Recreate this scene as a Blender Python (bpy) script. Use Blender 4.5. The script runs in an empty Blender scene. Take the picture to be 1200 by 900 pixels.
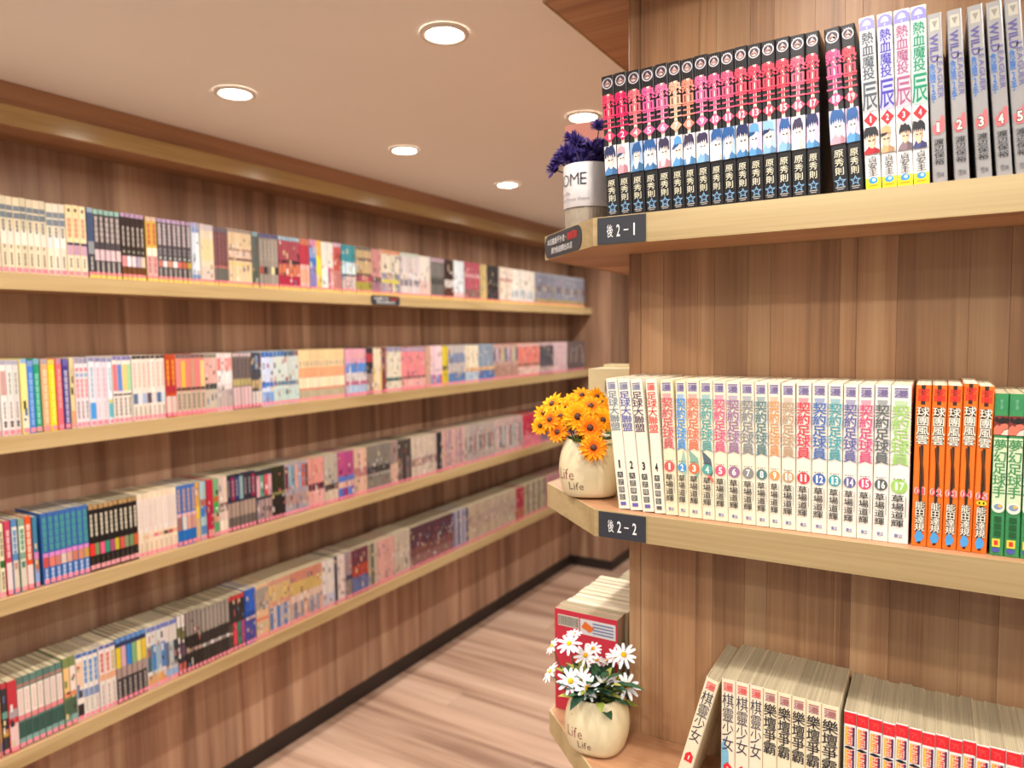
import bpy, math, random
from mathutils import Vector, Matrix
random.seed(7)
C = bpy.context.scene.collection
PI = math.pi
# ------------------------------------------------------------------ camera
cam_d = bpy.data.cameras.new('camera')
cam = bpy.data.objects.new('camera', cam_d)
C.objects.link(cam)
yaw, pitch, roll, fpx = 0.5409, 0.0695, 0.0126, 828.74     # radians, focal length in pixels of a 1200 px wide image
fw = Vector((-math.sin(yaw)*math.cos(pitch), math.cos(yaw)*math.cos(pitch), -math.sin(pitch)))
rt = Vector((math.cos(yaw), math.sin(yaw), 0)); dn = fw.cross(rt)
r2_ = rt*math.cos(roll) + dn*math.sin(roll); d2_ = dn*math.cos(roll) - rt*math.sin(roll)
cam.matrix_world = Matrix(((r2_.x, -d2_.x, -fw.x, 0), (r2_.y, -d2_.y, -fw.y, 0), (r2_.z, -d2_.z, -fw.z, 1.5), (0, 0, 0, 1)))
cam_d.sensor_width = 36; cam_d.lens = fpx/1200*36; cam_d.clip_start = 0.02
cam_d.dof.use_dof = True; cam_d.dof.focus_distance = 0.87; cam_d.dof.aperture_fstop = 4.0
bpy.context.scene.camera = cam
# ------------------------------------------------------------------ world, exposure
w = bpy.data.worlds.new('world'); bpy.context.scene.world = w; w.use_nodes = True
w.node_tree.nodes['Background'].inputs[0].default_value = (.98, .985, 1, 1)
w.node_tree.nodes['Background'].inputs[1].default_value = 0.45  # uniform fill light, added in place of the unseen rest of the shop
vs = bpy.context.scene.view_settings
vs.view_transform = 'Standard'; vs.look = 'None'; vs.gamma = 1; vs.exposure = 0.03; vs.use_curve_mapping = False
LAMP_W = 3.75; LAMP_COL = (1.0, .968, .925)
LAMPS = [(x, y) for x in (-1.49, -.855) for y in (-.74, -.1, .54, 1.18, 1.825, 2.465, 3.11, 3.75)] + \
        [(x, y) for x in (-.15, .45, 1.05) for y in (.62, .06, -.58, -1.22)]
CEIL = 2.10

# ------------------------------------------------------------------ colours and materials
def lin(c): return c/12.92 if c <= .04045 else ((c+.055)/1.055)**2.4
def H(s):
    if not isinstance(s, str): return s
    return tuple(lin(int(s[i:i+2], 16)/255) for i in (0, 2, 4))
def nodes(name):
    m = bpy.data.materials.new(name); m.use_nodes = True
    n = m.node_tree.nodes; b = n['Principled BSDF']
    return m, n, m.node_tree.links, b
def plain(name, col, rough=.5, metal=0, em=0, spec=.5, bump=0, bscale=200, var=.05):
    m, n, l, b = nodes(name)
    c = H(col)
    t = n.new('ShaderNodeTexNoise'); t.inputs['Scale'].default_value = 9; t.inputs['Detail'].default_value = 4
    g = n.new('ShaderNodeNewGeometry'); l.new(g.outputs['Position'], t.inputs['Vector'])
    r = n.new('ShaderNodeValToRGB'); r.color_ramp.elements[0].position = .3; r.color_ramp.elements[1].position = .7
    r.color_ramp.elements[0].color = (*[x*(1-var) for x in c], 1); r.color_ramp.elements[1].color = (*[min(1, x*(1+var)) for x in c], 1)
    l.new(t.outputs['Fac'], r.inputs[0]); l.new(r.outputs[0], b.inputs['Base Color'])
    b.inputs['Roughness'].default_value = rough; b.inputs['Metallic'].default_value = metal
    b.inputs['Specular IOR Level'].default_value = spec
    if em:
        b.inputs['Emission Color'].default_value = (*c, 1); b.inputs['Emission Strength'].default_value = em
    if bump:
        t2 = n.new('ShaderNodeTexNoise'); t2.inputs['Scale'].default_value = bscale; l.new(g.outputs['Position'], t2.inputs['Vector'])
        bp = n.new('ShaderNodeBump'); bp.inputs['Strength'].default_value = bump; bp.inputs['Distance'].default_value = .002
        l.new(t2.outputs['Fac'], bp.inputs['Height']); l.new(bp.outputs[0], b.inputs['Normal'])
    return m
def printed(name, rough=.38, metal=0, spec=.5, noise=.05):
    'colour comes from the per-face ink colours of the mesh'
    m, n, l, b = nodes(name)
    a = n.new('ShaderNodeVertexColor'); a.layer_name = 'ink'
    t = n.new('ShaderNodeTexNoise'); t.inputs['Scale'].default_value = 90; t.inputs['Detail'].default_value = 3
    g = n.new('ShaderNodeNewGeometry'); l.new(g.outputs['Position'], t.inputs['Vector'])
    mr = n.new('ShaderNodeMapRange'); mr.inputs['To Min'].default_value = 1-noise; mr.inputs['To Max'].default_value = 1+noise
    l.new(t.outputs['Fac'], mr.inputs['Value'])
    mx = n.new('ShaderNodeVectorMath'); mx.operation = 'SCALE'
    l.new(a.outputs['Color'], mx.inputs[0]); l.new(mr.outputs[0], mx.inputs['Scale'])
    l.new(mx.outputs[0], b.inputs['Base Color'])
    b.inputs['Roughness'].default_value = rough; b.inputs['Metallic'].default_value = metal; b.inputs['Specular IOR Level'].default_value = spec
    return m
def wood(name, dark, mid, light, axis, rough=.4, tone=.12, scale=1, lines=.28, spec=.4, bump=.15):
    'laminate with grain running along the given world axis; every piece gets its own shift and tone'
    m, n, l, b = nodes(name)
    g = n.new('ShaderNodeNewGeometry'); oi = n.new('ShaderNodeObjectInfo')
    vm = n.new('ShaderNodeVectorMath'); vm.operation = 'MULTIPLY_ADD'
    cx = n.new('ShaderNodeCombineXYZ')
    for i in range(3): l.new(oi.outputs['Random'], cx.inputs[i])
    l.new(cx.outputs[0], vm.inputs[0]); vm.inputs[1].default_value = (31, 17, 23); l.new(g.outputs['Position'], vm.inputs[2])
    def tex(s_across, s_along, detail, dist):
        mp = n.new('ShaderNodeVectorMath'); mp.operation = 'MULTIPLY'
        v = [s_across*scale]*3; v[axis] = s_along*scale; mp.inputs[1].default_value = v
        l.new(vm.outputs[0], mp.inputs[0])
        t = n.new('ShaderNodeTexNoise'); t.inputs['Scale'].default_value = 1; t.inputs['Detail'].default_value = detail
        t.inputs['Distortion'].default_value = dist; l.new(mp.outputs[0], t.inputs['Vector'])
        return t.outputs['Fac']
    a = tex(15, .9, 4, .7); f = tex(260, 4, 2, .1); v = tex(30, 1.0, 2, 1.0)
    mixf = n.new('ShaderNodeMix'); mixf.data_type = 'FLOAT'; mixf.inputs[0].default_value = .2
    l.new(a, mixf.inputs[2]); l.new(f, mixf.inputs[3])
    r = n.new('ShaderNodeValToRGB'); e = r.color_ramp.elements
    e[0].position = .36; e[0].color = (*H(dark), 1); e[1].position = .66; e[1].color = (*H(light), 1)
    k = e.new(.5); k.color = (*H(mid), 1)
    l.new(mixf.outputs[0], r.inputs[0])
    vr = n.new('ShaderNodeMapRange'); vr.inputs['From Min'].default_value = .64; vr.inputs['From Max'].default_value = .74
    vr.inputs['To Min'].default_value = 1; vr.inputs['To Max'].default_value = 1-lines; l.new(v, vr.inputs['Value'])
    tr = n.new('ShaderNodeMapRange'); tr.inputs['To Min'].default_value = 1-tone; tr.inputs['To Max'].default_value = 1+tone
    l.new(oi.outputs['Random'], tr.inputs['Value'])
    pm = n.new('ShaderNodeMath'); pm.operation = 'MULTIPLY'; l.new(vr.outputs[0], pm.inputs[0]); l.new(tr.outputs[0], pm.inputs[1])
    sc = n.new('ShaderNodeVectorMath'); sc.operation = 'SCALE'; l.new(r.outputs[0], sc.inputs[0]); l.new(pm.outputs[0], sc.inputs['Scale'])
    l.new(sc.outputs[0], b.inputs['Base Color'])
    b.inputs['Roughness'].default_value = rough; b.inputs['Specular IOR Level'].default_value = spec
    if bump:
        bp = n.new('ShaderNodeBump'); bp.inputs['Strength'].default_value = bump; bp.inputs['Distance'].default_value = .0008
        l.new(f, bp.inputs['Height']); l.new(bp.outputs[0], b.inputs['Normal'])
    return m
def pages(name, a, c):
    'paper block: fine layers parallel to the covers'
    m, n, l, b = nodes(name)
    tc = n.new('ShaderNodeTexCoord'); oi = n.new('ShaderNodeObjectInfo')
    mp = n.new('ShaderNodeVectorMath'); mp.operation = 'MULTIPLY_ADD'; mp.inputs[1].default_value = (1100, 5, 5)
    cx = n.new('ShaderNodeCombineXYZ')
    ml = n.new('ShaderNodeMath'); ml.operation = 'MULTIPLY'; ml.inputs[1].default_value = 50; l.new(oi.outputs['Random'], ml.inputs[0])
    for i in range(3): l.new(ml.outputs[0], cx.inputs[i])
    l.new(tc.outputs['Object'], mp.inputs[0]); l.new(cx.outputs[0], mp.inputs[2])
    t = n.new('ShaderNodeTexNoise'); t.inputs['Scale'].default_value = 1; t.inputs['Detail'].default_value = 3; l.new(mp.outputs[0], t.inputs['Vector'])
    r = n.new('ShaderNodeValToRGB'); e = r.color_ramp.elements
    e[0].position = .32; e[0].color = (*H(a), 1); e[1].position = .62; e[1].color = (*H(c), 1)
    l.new(t.outputs['Fac'], r.inputs[0])
    tr = n.new('ShaderNodeMapRange'); tr.inputs['To Min'].default_value = .88; tr.inputs['To Max'].default_value = 1.08; l.new(oi.outputs['Random'], tr.inputs['Value'])
    sc = n.new('ShaderNodeVectorMath'); sc.operation = 'SCALE'; l.new(r.outputs[0], sc.inputs[0]); l.new(tr.outputs[0], sc.inputs['Scale'])
    l.new(sc.outputs[0], b.inputs['Base Color']); b.inputs['Roughness'].default_value = .85; b.inputs['Specular IOR Level'].default_value = .2
    return m
WALNUT = dict(dark='7c5438', mid='a5764f', light='b98a61')
M = {
 'panel': wood('walnut laminate', '845f44', 'a87f5b', 'bc9770', 2, .42, .14),
 'panel_left': wood('walnut laminate on the long wall', '926c54', 'b48c70', 'c8a486', 2, .42, .16),
 'board_x': wood('walnut board, grain along x', '94684a', 'b28460', 'c29672', 0, .4, .05, lines=.2),
 'board_y': wood('walnut board, grain along y', '94684c', 'b0825f', 'c0926e', 1, .4, .05, lines=.2),
 'oak_x': wood('oak edging, grain along x', 'a2895e', 'b69e72', 'c2ac80', 0, .45, .03, lines=.16),
 'oak_y': wood('oak edging, grain along y', 'a88c5c', 'bea272', 'cab080', 1, .45, .03, lines=.1),
 'oak_gloss': wood('polished oak edging', 'a88a58', 'bc9e68', 'c8aa76', 1, .21, .03, lines=.1, spec=.5, bump=0),
 'floor': wood('floor planks', '94725e', 'bc9a82', 'd2b29a', 0, .42, .08, .8, lines=.3),
 'ceiling': plain('ceiling paint', 'faf6f0', .9, spec=.1, var=.006),
 'wall': plain('plain wall paint', 'dccbb6', .9, spec=.1),
 'base': plain('dark skirting', '2c211c', .5),
 'print': printed('printed paper cover', .36),
 'silver': printed('silver printed cover', .3, .35),
 'matte': printed('painted surface', .6, noise=.08),
 'petal': printed('fabric petals', .75, spec=.2, noise=.1),
 'glaze': printed('cream glazed ceramic', .28, noise=.06),
 'sign': printed('matt black sign plate', .45),
 'linen': printed('ribbed linen', .85, spec=.1, noise=.2),
 'pages': pages('yellowed page edges', 'aa9a78', 'cabc9a'),
 'pages_new': pages('cream page edges', 'c8b998', 'e8dcc2'),
 'pages_old': pages('browned page edges with painted shade', '93856a', 'b0a284'),  # browned paper, darkened further so the colour itself carries shade
 'trim': plain('white lamp trim', 'e6ddd2', .4),
 'lamp': plain('lamp diffuser', 'fff4e6', .5, em=40),
}

# ------------------------------------------------------------------ mesh builder
_glyph = {}
def glyph(ch, bold):
    'outline of one character, filled, as 2D points and faces'
    k = (ch, bold)
    if k not in _glyph:
        cu = bpy.data.curves.new('glyph', 'FONT'); cu.body = ch; cu.size = 1; cu.resolution_u = 2; cu.offset = bold; cu.fill_mode = 'BOTH'; cu.extrude = 0
        cu.dimensions = '2D'
        o = bpy.data.objects.new('glyph', cu); C.objects.link(o)
        dg = bpy.context.evaluated_depsgraph_get(); dg.update()
        me = bpy.data.meshes.new_from_object(o.evaluated_get(dg))
        pts = [(v.co.x, v.co.y) for v in me.vertices]; fs = [tuple(p.vertices) for p in me.polygons]
        bpy.data.objects.remove(o); bpy.data.curves.remove(cu); bpy.data.meshes.remove(me)
        if pts:
            xs = [p[0] for p in pts]; ys = [p[1] for p in pts]; bb = (min(xs), min(ys), max(xs), max(ys))
        else: bb = (0, 0, 1, 1)
        _glyph[k] = (pts, fs, bb)
    return _glyph[k]
class MB:
    def __init__(s): s.v = []; s.f = []; s.c = []; s.sm = []
    def add(s, vs, fs, col, smooth=False):
        b = len(s.v); s.v += [tuple(p) for p in vs]; c = H(col)
        for f in fs: s.f.append(tuple(i+b for i in f)); s.c.append(c); s.sm.append(smooth)
    def box(s, x0, y0, z0, x1, y1, z1, col=(.5, .5, .5)):
        s.add([(x0,y0,z0),(x1,y0,z0),(x1,y1,z0),(x0,y1,z0),(x0,y0,z1),(x1,y0,z1),(x1,y1,z1),(x0,y1,z1)],
              [(3,2,1,0),(4,5,6,7),(0,1,5,4),(1,2,6,5),(2,3,7,6),(3,0,4,7)], col)
    def bbox(s, x0, y0, z0, x1, y1, z1, r, col=(.5, .5, .5)):
        'box with chamfered edges'
        xs = [(x0, x1), (x0+r, x1-r)]; ys = [(y0, y1), (y0+r, y1-r)]; zs = [(z0, z1), (z0+r, z1-r)]
        V = []; idx = {}
        for ax in range(3):
            for sx in (0, 1):
                for sy in (0, 1):
                    for sz in (0, 1):
                        p = (xs[0 if ax == 0 else 1][sx], ys[0 if ax == 1 else 1][sy], zs[0 if ax == 2 else 1][sz])
                        idx[(ax, sx, sy, sz)] = len(V); V.append(p)
        F = []
        g = lambda a, x, y, z: idx[(a, x, y, z)]
        for k in (0, 1):
            q = [g(0,k,0,0), g(0,k,1,0), g(0,k,1,1), g(0,k,0,1)]; F.append(q if k else q[::-1])
            q = [g(1,0,k,0), g(1,0,k,1), g(1,1,k,1), g(1,1,k,0)]; F.append(q if k else q[::-1])
            q = [g(2,0,0,k), g(2,1,0,k), g(2,1,1,k), g(2,0,1,k)]; F.append(q if k else q[::-1])
        for a in (0, 1):
            for b in (0, 1):
                q = [g(0,a,b,0), g(0,a,b,1), g(1,a,b,1), g(1,a,b,0)]; F.append(q if a != b else q[::-1])
                q = [g(0,a,0,b), g(0,a,1,b), g(2,a,1,b), g(2,a,0,b)]; F.append(q if a == b else q[::-1])
                q = [g(1,0,a,b), g(1,1,a,b), g(2,1,a,b), g(2,0,a,b)]; F.append(q if a != b else q[::-1])
                for c in (0, 1):
                    q = [g(0,a,b,c), g(1,a,b,c), g(2,a,b,c)]; F.append(q if (a+b+c) % 2 else q[::-1])
        s.add(V, F, col)
    def prism(s, poly, z0, z1, col=(.5, .5, .5)):
        n = len(poly)
        s.add([(x, y, z0) for x, y in poly]+[(x, y, z1) for x, y in poly],
              [tuple(range(n))[::-1], tuple(range(n, 2*n))]+[(i, (i+1) % n, n+(i+1) % n, n+i) for i in range(n)], col)
    def poly(s, pts, col): s.add(pts, [tuple(range(len(pts)))], col)
    def lathe(s, prof, col, seg=32, fn=None, smooth=True, cap=True, cen=(0, 0, 0)):
        'prof: list of (r, z); fn(angle, z) scales the radius'
        V = []; F = []
        for r, z in prof:
            for k in range(seg):
                a = 2*PI*k/seg; q = r*(fn(a, z) if fn else 1)
                V.append((cen[0]+q*math.cos(a), cen[1]+q*math.sin(a), cen[2]+z))
        for i in range(len(prof)-1):
            for k in range(seg):
                k2 = (k+1) % seg; F.append((i*seg+k, i*seg+k2, (i+1)*seg+k2, (i+1)*seg+k))
        s.add(V, F, col, smooth)
        if cap:
            s.add(V[:seg], [tuple(range(seg))[::-1]], col); s.add(V[-seg:], [tuple(range(seg))], col)
    def tube(s, pts, rad, col, seg=6):
        V = []; F = []
        pts = [Vector(p) for p in pts]
        for i, p in enumerate(pts):
            d = (pts[min(i+1, len(pts)-1)]-pts[max(i-1, 0)]).normalized()
            u = d.orthogonal().normalized(); w_ = d.cross(u)
            if i:
                u = (pu - d*pu.dot(d)).normalized(); w_ = d.cross(u)
            pu = u
            r = rad[i] if isinstance(rad, (list, tuple)) else rad
            for k in range(seg):
                a = 2*PI*k/seg; V.append(p+u*r*math.cos(a)+w_*r*math.sin(a))
        for i in range(len(pts)-1):
            for k in range(seg):
                k2 = (k+1) % seg; F.append((i*seg+k, i*seg+k2, (i+1)*seg+k2, (i+1)*seg+k))
        F.append(tuple(range(seg))[::-1]); F.append(tuple(range((len(pts)-1)*seg, len(pts)*seg)))
        s.add(V, F, col, True)
    def char(s, ch, fn, cx, cy, wd, ht, col, bold=0, fit=False):
        'one character in a cell centred at (cx, cy); fn maps (u, v) to a point; fit stretches the ink itself to the cell'
        strikes = None
        if ord(ch) > 255:      # heavier characters are struck several times, slightly shifted
            if bold > 0: strikes = ((-bold*.6, 0), (bold*.6, 0), (0, bold*.35), (0, -bold*.35))
            bold = 0
        pts, fs, bb = glyph(ch, bold)
        if not fs: return
        if fit:
            sx = wd/(bb[2]-bb[0]); sy = ht/(bb[3]-bb[1]); ox = (bb[0]+bb[2])/2; oy = (bb[1]+bb[3])/2
        else:
            rb = glyph('\u570b', 0)[2]; sx = wd/(rb[2]-rb[0]); sy = ht/(rb[3]-rb[1])
            if ord(ch) < 256: ox = (bb[0]+bb[2])/2; oy = (bb[1]+bb[3])/2
            else: ox = (rb[0]+rb[2])/2; oy = (rb[1]+rb[3])/2
        if not strikes: s.add([fn(cx+(x-ox)*sx, cy+(y-oy)*sy) for x, y in pts], fs, col); return
        p0 = Vector(fn(cx, cy)); nn = (Vector(fn(cx+wd, cy))-p0).cross(Vector(fn(cx, cy+ht))-p0).normalized()
        for k, (dx, dy) in enumerate(strikes):
            s.add([Vector(fn(cx+(x-ox+dx)*sx, cy+(y-oy+dy)*sy))+nn*k*.00003 for x, y in pts], fs, col)
    def word(s, txt, fn, x0, x1, cy, ht, col, bold=0):
        'horizontal line of latin text stretched to fill x0..x1'
        adv = []; x = 0
        for ch in txt:
            if ch == ' ': adv.append((ch, x, 0)); x += .28; continue
            bb = glyph(ch, bold)[2]; adv.append((ch, x-bb[0], 1)); x += bb[2]-bb[0]+.09
        x -= .09; sx = (x1-x0)/x
        hb = glyph('M', bold)[2]; sy = ht/(hb[3]-hb[1])
        for ch, o, ok in adv:
            if ok:
                pts, fs, bb = glyph(ch, bold)
                s.add([fn(x0+(px+o)*sx, cy+(py-hb[3]/2)*sy) for px, py in pts], fs, col)
    def build(s, name, mat, parent=None, loc=None):
        me = bpy.data.meshes.new(name)
        me.from_pydata(s.v, [], s.f); me.update()
        at = me.attributes.new('ink', 'FLOAT_COLOR', 'CORNER')
        buf = []
        for f, c in zip(s.f, s.c): buf += [c[0], c[1], c[2], 1.0]*len(f)
        at.data.foreach_set('color', buf)
        me.polygons.foreach_set('use_smooth', s.sm)
        me.materials.append(M[mat])
        return link(name, me, parent, loc)
def link(name, me, parent=None, loc=None):
    o = bpy.data.objects.new(name, me); C.objects.link(o)
    if parent: o.parent = parent
    if loc: o.location = loc
    return o
def tag(o, label, cat, group=None):
    o['label'] = label; o['category'] = cat
    if group: o['group'] = group
    return o
def thing(name, label, cat, loc=(0, 0, 0), rot=(0, 0, 0), group=None):
    o = bpy.data.objects.new(name, None); C.objects.link(o); o.empty_display_size = .02
    o.location = loc; o.rotation_euler = rot
    return tag(o, label, cat, group)
def structure(o): o['kind'] = 'structure'; return o
def jit(c, a=.06):
    c = H(c); k = 1+random.uniform(-a, a); return tuple(min(1, x*k*(1+random.uniform(-a/3, a/3))) for x in c)
def unit_box(name, mat):
    b = MB(); b.bbox(0, 0, 0, 1, 1, 1, .004); o = b.build(name, mat); me = o.data; bpy.data.objects.remove(o); return me
# ------------------------------------------------------------------ the room
def slab(name, mat, x0, y0, z0, x1, y1, z1, parent=None, bev=0):
    b = MB()
    (b.bbox(x0, y0, z0, x1, y1, z1, bev) if bev else b.box(x0, y0, z0, x1, y1, z1))
    return b.build(name, mat, parent)
floor = structure(slab('floor', 'base', -2.06, -2.2, -.06, 2.2, 5.0, -.006))
plank_me = unit_box('plank', 'floor')
y = -.75; k = 0
while y < 4.95:
    wd = .142; x = -2.02 - random.choice((0, .3, .55, .8))
    while x < .6:
        x1 = min(x+1.15, .62); xa = max(x, -2.02)
        if x1 - xa > .05:
            p = link('plank', plank_me, floor, (xa+.0006, y, -.006)); p.scale = (x1-xa-.0012, wd-.0012, .006)
        x += 1.15
    y += wd
ceiling = structure(slab('ceiling', 'ceiling', -2.06, -2.2, CEIL+.002, 2.2, 5.0, CEIL+.04))
wall_left = structure(slab('wall_left', 'base', -2.06, -2.2, -.005, -2.032, 5.0, CEIL))
strip_me = unit_box('panel', 'panel_left')
y = -2.2; rs = random.Random(11)
while y < 4.079:
    wd = rs.choice((.045, .06, .075, .09, .12, .15))*rs.uniform(.85, 1.15); y1 = min(y+wd, 4.08)
    o = link('panel', strip_me, wall_left, (-2.0318, y+.0002, .062)); o.scale = (.0118-rs.uniform(0, .0006), y1-y-.0004, CEIL-.064)
    y = y1
structure(slab('wall_far', 'panel_left', -1.73, 4.96, 0, 2.2, 5.0, CEIL))
structure(slab('wall_return', 'panel_left', -2.031, 4.081, .0605, -1.735, 4.999, CEIL))
structure(slab('baseboard_left', 'base', -2.0318, -2.15, 0.0005, -2.012, 4.08, .0615))
b = MB(); b.box(-2.03, 4.072, .0005, -1.727, 4.0815, .06); b.box(-1.736, 4.0815, .0005, -1.727, 4.955, .06)
structure(b.build('baseboard_far', 'base'))
# cornice over the long wall: a board like a top shelf, and a fascia up to the ceiling
t1 = structure(slab('trim_1', 'board_y', -2.0195, -2.1, 2.002, -1.8625, 4.08, 2.045))
slab('edging', 'oak_gloss', -1.8625, -2.1, 2.000, -1.858, 4.08, 2.047, t1, .001)
structure(slab('trim_2', 'board_y', -1.93, -2.1, 2.0475, -1.866, 4.08, CEIL+.001))

# ------------------------------------------------------------------ recessed ceiling lamps
ring = MB()
ring.lathe([(.0365, -.001), (.038, -.005), (.047, -.006), (.049, -.003), (.049, .0015)], (.8, .76, .7), 40, cap=False)
ring_o = ring.build('trim_ring', 'trim'); ring_me = ring_o.data; bpy.data.objects.remove(ring_o)
disc = MB(); disc.lathe([(.0375, 0), (.036, -.0012)], (1, 1, 1), 40)
disc_o = disc.build('diffuser', 'lamp'); disc_me = disc_o.data; bpy.data.objects.remove(disc_o)
lamp_ld = bpy.data.lights.new('downlight', 'AREA')
lamp_ld.shape = 'DISK'; lamp_ld.size = .07; lamp_ld.energy = LAMP_W; lamp_ld.color = LAMP_COL; lamp_ld.spread = math.radians(150)
LBL = {(-1.49, 1.18): 'round white downlight nearest the left edge of the ceiling', (-1.49, 1.825): 'second downlight of the row along the long shelf wall, mid ceiling',
       (-1.49, 2.465): 'smallest and farthest downlight in view, near the long shelf wall', (-.855, 1.18): 'large bright downlight at the top centre of the ceiling',
       (-.855, 1.825): 'downlight half hidden behind the purple flowers'}
for lx, ly in LAMPS:
    if (lx, ly) not in LBL:
        same = sorted(q[1] for q in LAMPS if q[0] == lx)
        nth = ('first', 'second', 'third', 'fourth', 'fifth', 'sixth', 'seventh', 'eighth')[same.index(ly)]
        col_ = {-1.49: 'row along the long shelf wall', -.855: 'row over the aisle', -.15: 'row nearest the cut bookcase corner', .45: 'row before the bookcase middle', 1.05: 'row before the bookcase right end'}[lx]
        t = thing('ceiling_downlight', f'{nth} ceiling downlight from the back in the {col_}', 'lamp', (lx, ly, CEIL))
    else: t = thing('ceiling_downlight', LBL[(lx, ly)], 'lamp', (lx, ly, CEIL))
    link('trim_ring', ring_me, t); link('diffuser', disc_me, t)
    lo = bpy.data.objects.new('downlight', lamp_ld); C.objects.link(lo); lo.parent = t; lo.location = (0, 0, -.0035)

# ------------------------------------------------------------------ shelves on the long wall
LZ = {1: 1.660, 2: 1.277, 3: .8965, 4: .517}
ROWN = {1: 'top', 2: 'second', 3: 'third', 4: 'lowest'}
for k, z in LZ.items():
    t = thing('wall_shelf', f'{ROWN[k]} long shelf with oak edge on the left wall, full of paperbacks', 'shelf', (-1.94, 2.0, z))
    b = MB(); b.box(-.0795, -3.5, -.0385, .0775, 2.079, 0); b.build('board', 'board_y', t)
    b = MB(); b.bbox(.0775, -3.5, -.0395, .081, 2.079, .0003, .0007); b.build('edge_band', 'oak_y', t)

# ------------------------------------------------------------------ bookcase on the right
bc = thing('bookcase', 'walnut and oak bookcase with cut corner shelves at the end of the aisle', 'bookcase', (.4, 1.2, 0))
def at_bc(o): o.location = Vector(o.location) - bc.location; return o
back = at_bc(slab('back_panel', 'base', -.3765, 1.0035, .001, 1.3, 1.018, CEIL-.001, bc))
pm = unit_box('panel', 'panel'); x = -.3763; rs = random.Random(5)
widths = [.034, .05, .024, .045, .03, .05, .035, .02, .045, .075, .04, .055, .03]
i = 0
while x < 1.3:
    wd = widths[i % len(widths)]; i += 1; x1 = min(x+wd, 1.3)
    o = link('panel', pm, back, (x+.00015, .9998+rs.uniform(0, .0003), .0015)); o.scale = (x1-x-.0003, .0036, CEIL-.003)
    x = x1
at_bc(slab('side_panel', 'panel', -.395, .999, .001, -.3768, 2.4, CEIL-.001, bc, .0008))
RZ = {0: 2.042, 1: 1.652, 2: 1.262, 3: .885}
XE = 1.3
def path(o):   # front edge, cut corner, aisle edge; o insets the outline
    return [(XE, .867+o), (-.393+o*.42, .867+o), (-.53+o, .988+o*.45), (-.53+o, 2.4)]
for k, z in RZ.items():
    e = MB(); pi = path(.0028)
    e.prism(pi+[(-.3955, 2.4), (-.3955, .9985), (XE, .9985)], z-.0355, z)
    bd = at_bc(e.build('shelf_board', 'board_x', bc))
    e = MB(); po = path(0)
    for a in range(3):
        e.prism([po[a], po[a+1], pi[a+1], pi[a]][::-1], z-.0365, z+.0003)
    e.build('edge_band', 'oak_x', bd)

# ------------------------------------------------------------------ signs on the shelf edges
def sign(label, origin, xdir, wd, ht, corner, lines, name='shelf_sign'):
    'black plate lying on a shelf edge; origin = lower left corner, lettering as a part; lines: (text, u0, u1, v, char_h, colour)'
    xd = Vector(xdir).normalized(); up = Vector((0, 0, 1)); nz = xd.cross(up)     # nz points out of the edge
    o = Vector(origin)
    t = thing(name, label, 'sign', o)
    fn = lambda u, v, d=.0012: tuple(xd*u+up*v+nz*d)
    pl = []
    if corner:
        for cx, cy, a0 in ((wd-corner, corner*.9, -90), (wd-corner, ht-corner*.9, 0), (corner, ht-corner*.9, 90), (corner, corner*.9, 180)):
            for q in range(5):
                a = math.radians(a0+q*22.5); pl.append((cx+corner*math.cos(a), cy+corner*.9*math.sin(a)))
    else: pl = [(0, 0), (wd, 0), (wd, ht), (0, ht)]
    b = MB(); n = len(pl)
    b.add([fn(u, v, .0002) for u, v in pl]+[fn(u, v) for u, v in pl], [tuple(range(n)), tuple(range(n, 2*n))]+[(i, (i+1) % n, n+(i+1) % n, n+i) for i in range(n)], '33343a')
    b.build('plate', 'sign', t)
    b = MB(); f2 = lambda u, v: fn(u, v, .0016)
    for txt, u0, u1, v, chh, col, bold in lines:
        n = len(txt); cw = (u1-u0)/n
        for i, ch in enumerate(txt):
            c_ = u0+(i+.5)*cw
            if ch == '-': b.poly([f2(c_-cw*.4, v-.0008), f2(c_+cw*.4, v-.0008), f2(c_+cw*.4, v+.0008), f2(c_-cw*.4, v+.0008)], col)
            else: b.char(ch, f2, c_, v, cw*(.9 if ord(ch) > 255 else (.4 if ch == '1' else .75)), chh, col, bold, fit=(ch != '\u30fb'))
    b.build('lettering', 'matte', t)
    return t
WH = 'e8e6e2'
sign('black sign reading 2-1 on the upper right shelf edge', (-.386, .8668, 1.6165), (1, 0, 0), .0665, .0345, 0,
     [('後', .013, .0225, .0165, .0165, WH, .012), ('2', .026, .0325, .0165, .0155, WH, .012), ('-', .036, .044, .0165, .016, WH, .02), ('1', .0485, .0535, .0165, .0155, WH, .012)])
sign('black sign reading 2-2 on the middle right shelf edge', (-.386, .8668, 1.2265), (1, 0, 0), .0665, .0345, 0,
     [('後', .013, .0225, .0165, .0165, WH, .012), ('2', .026, .0335, .0165, .0155, WH, .012), ('-', .036, .044, .0165, .016, WH, .02), ('2', .0475, .055, .0165, .0155, WH, .012)])
cd = Vector((.137, -.121, 0)).normalized(); co = Vector((-.53, .988, 1.6165))+cd*.003
sign('black rounded notice with white and red writing on the cut shelf corner', co, cd, .143, .0345, .016,
     [('本店書籍不外借', .012, .083, .0235, .0095, WH, .015), ('・', .083, .092, .0235, .009, WH, .02), ('違者罰款', .092, .130, .0235, .0105, 'e0322c', .02), ('請勿私自帶出本店', .028, .112, .0098, .0095, WH, .015)])
sign('black notice with white and red writing on the top left shelf edge', (-1.8588, 2.055, 1.6225), (0, 1, 0), .17, .0365, .012,
     [('本店書籍不外借', .014, .1, .0245, .011, WH, .015), ('違者罰款', .108, .155, .0245, .011, 'c8302c', .02), ('請勿私自帶出本店', .03, .14, .0105, .011, WH, .015)])
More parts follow.
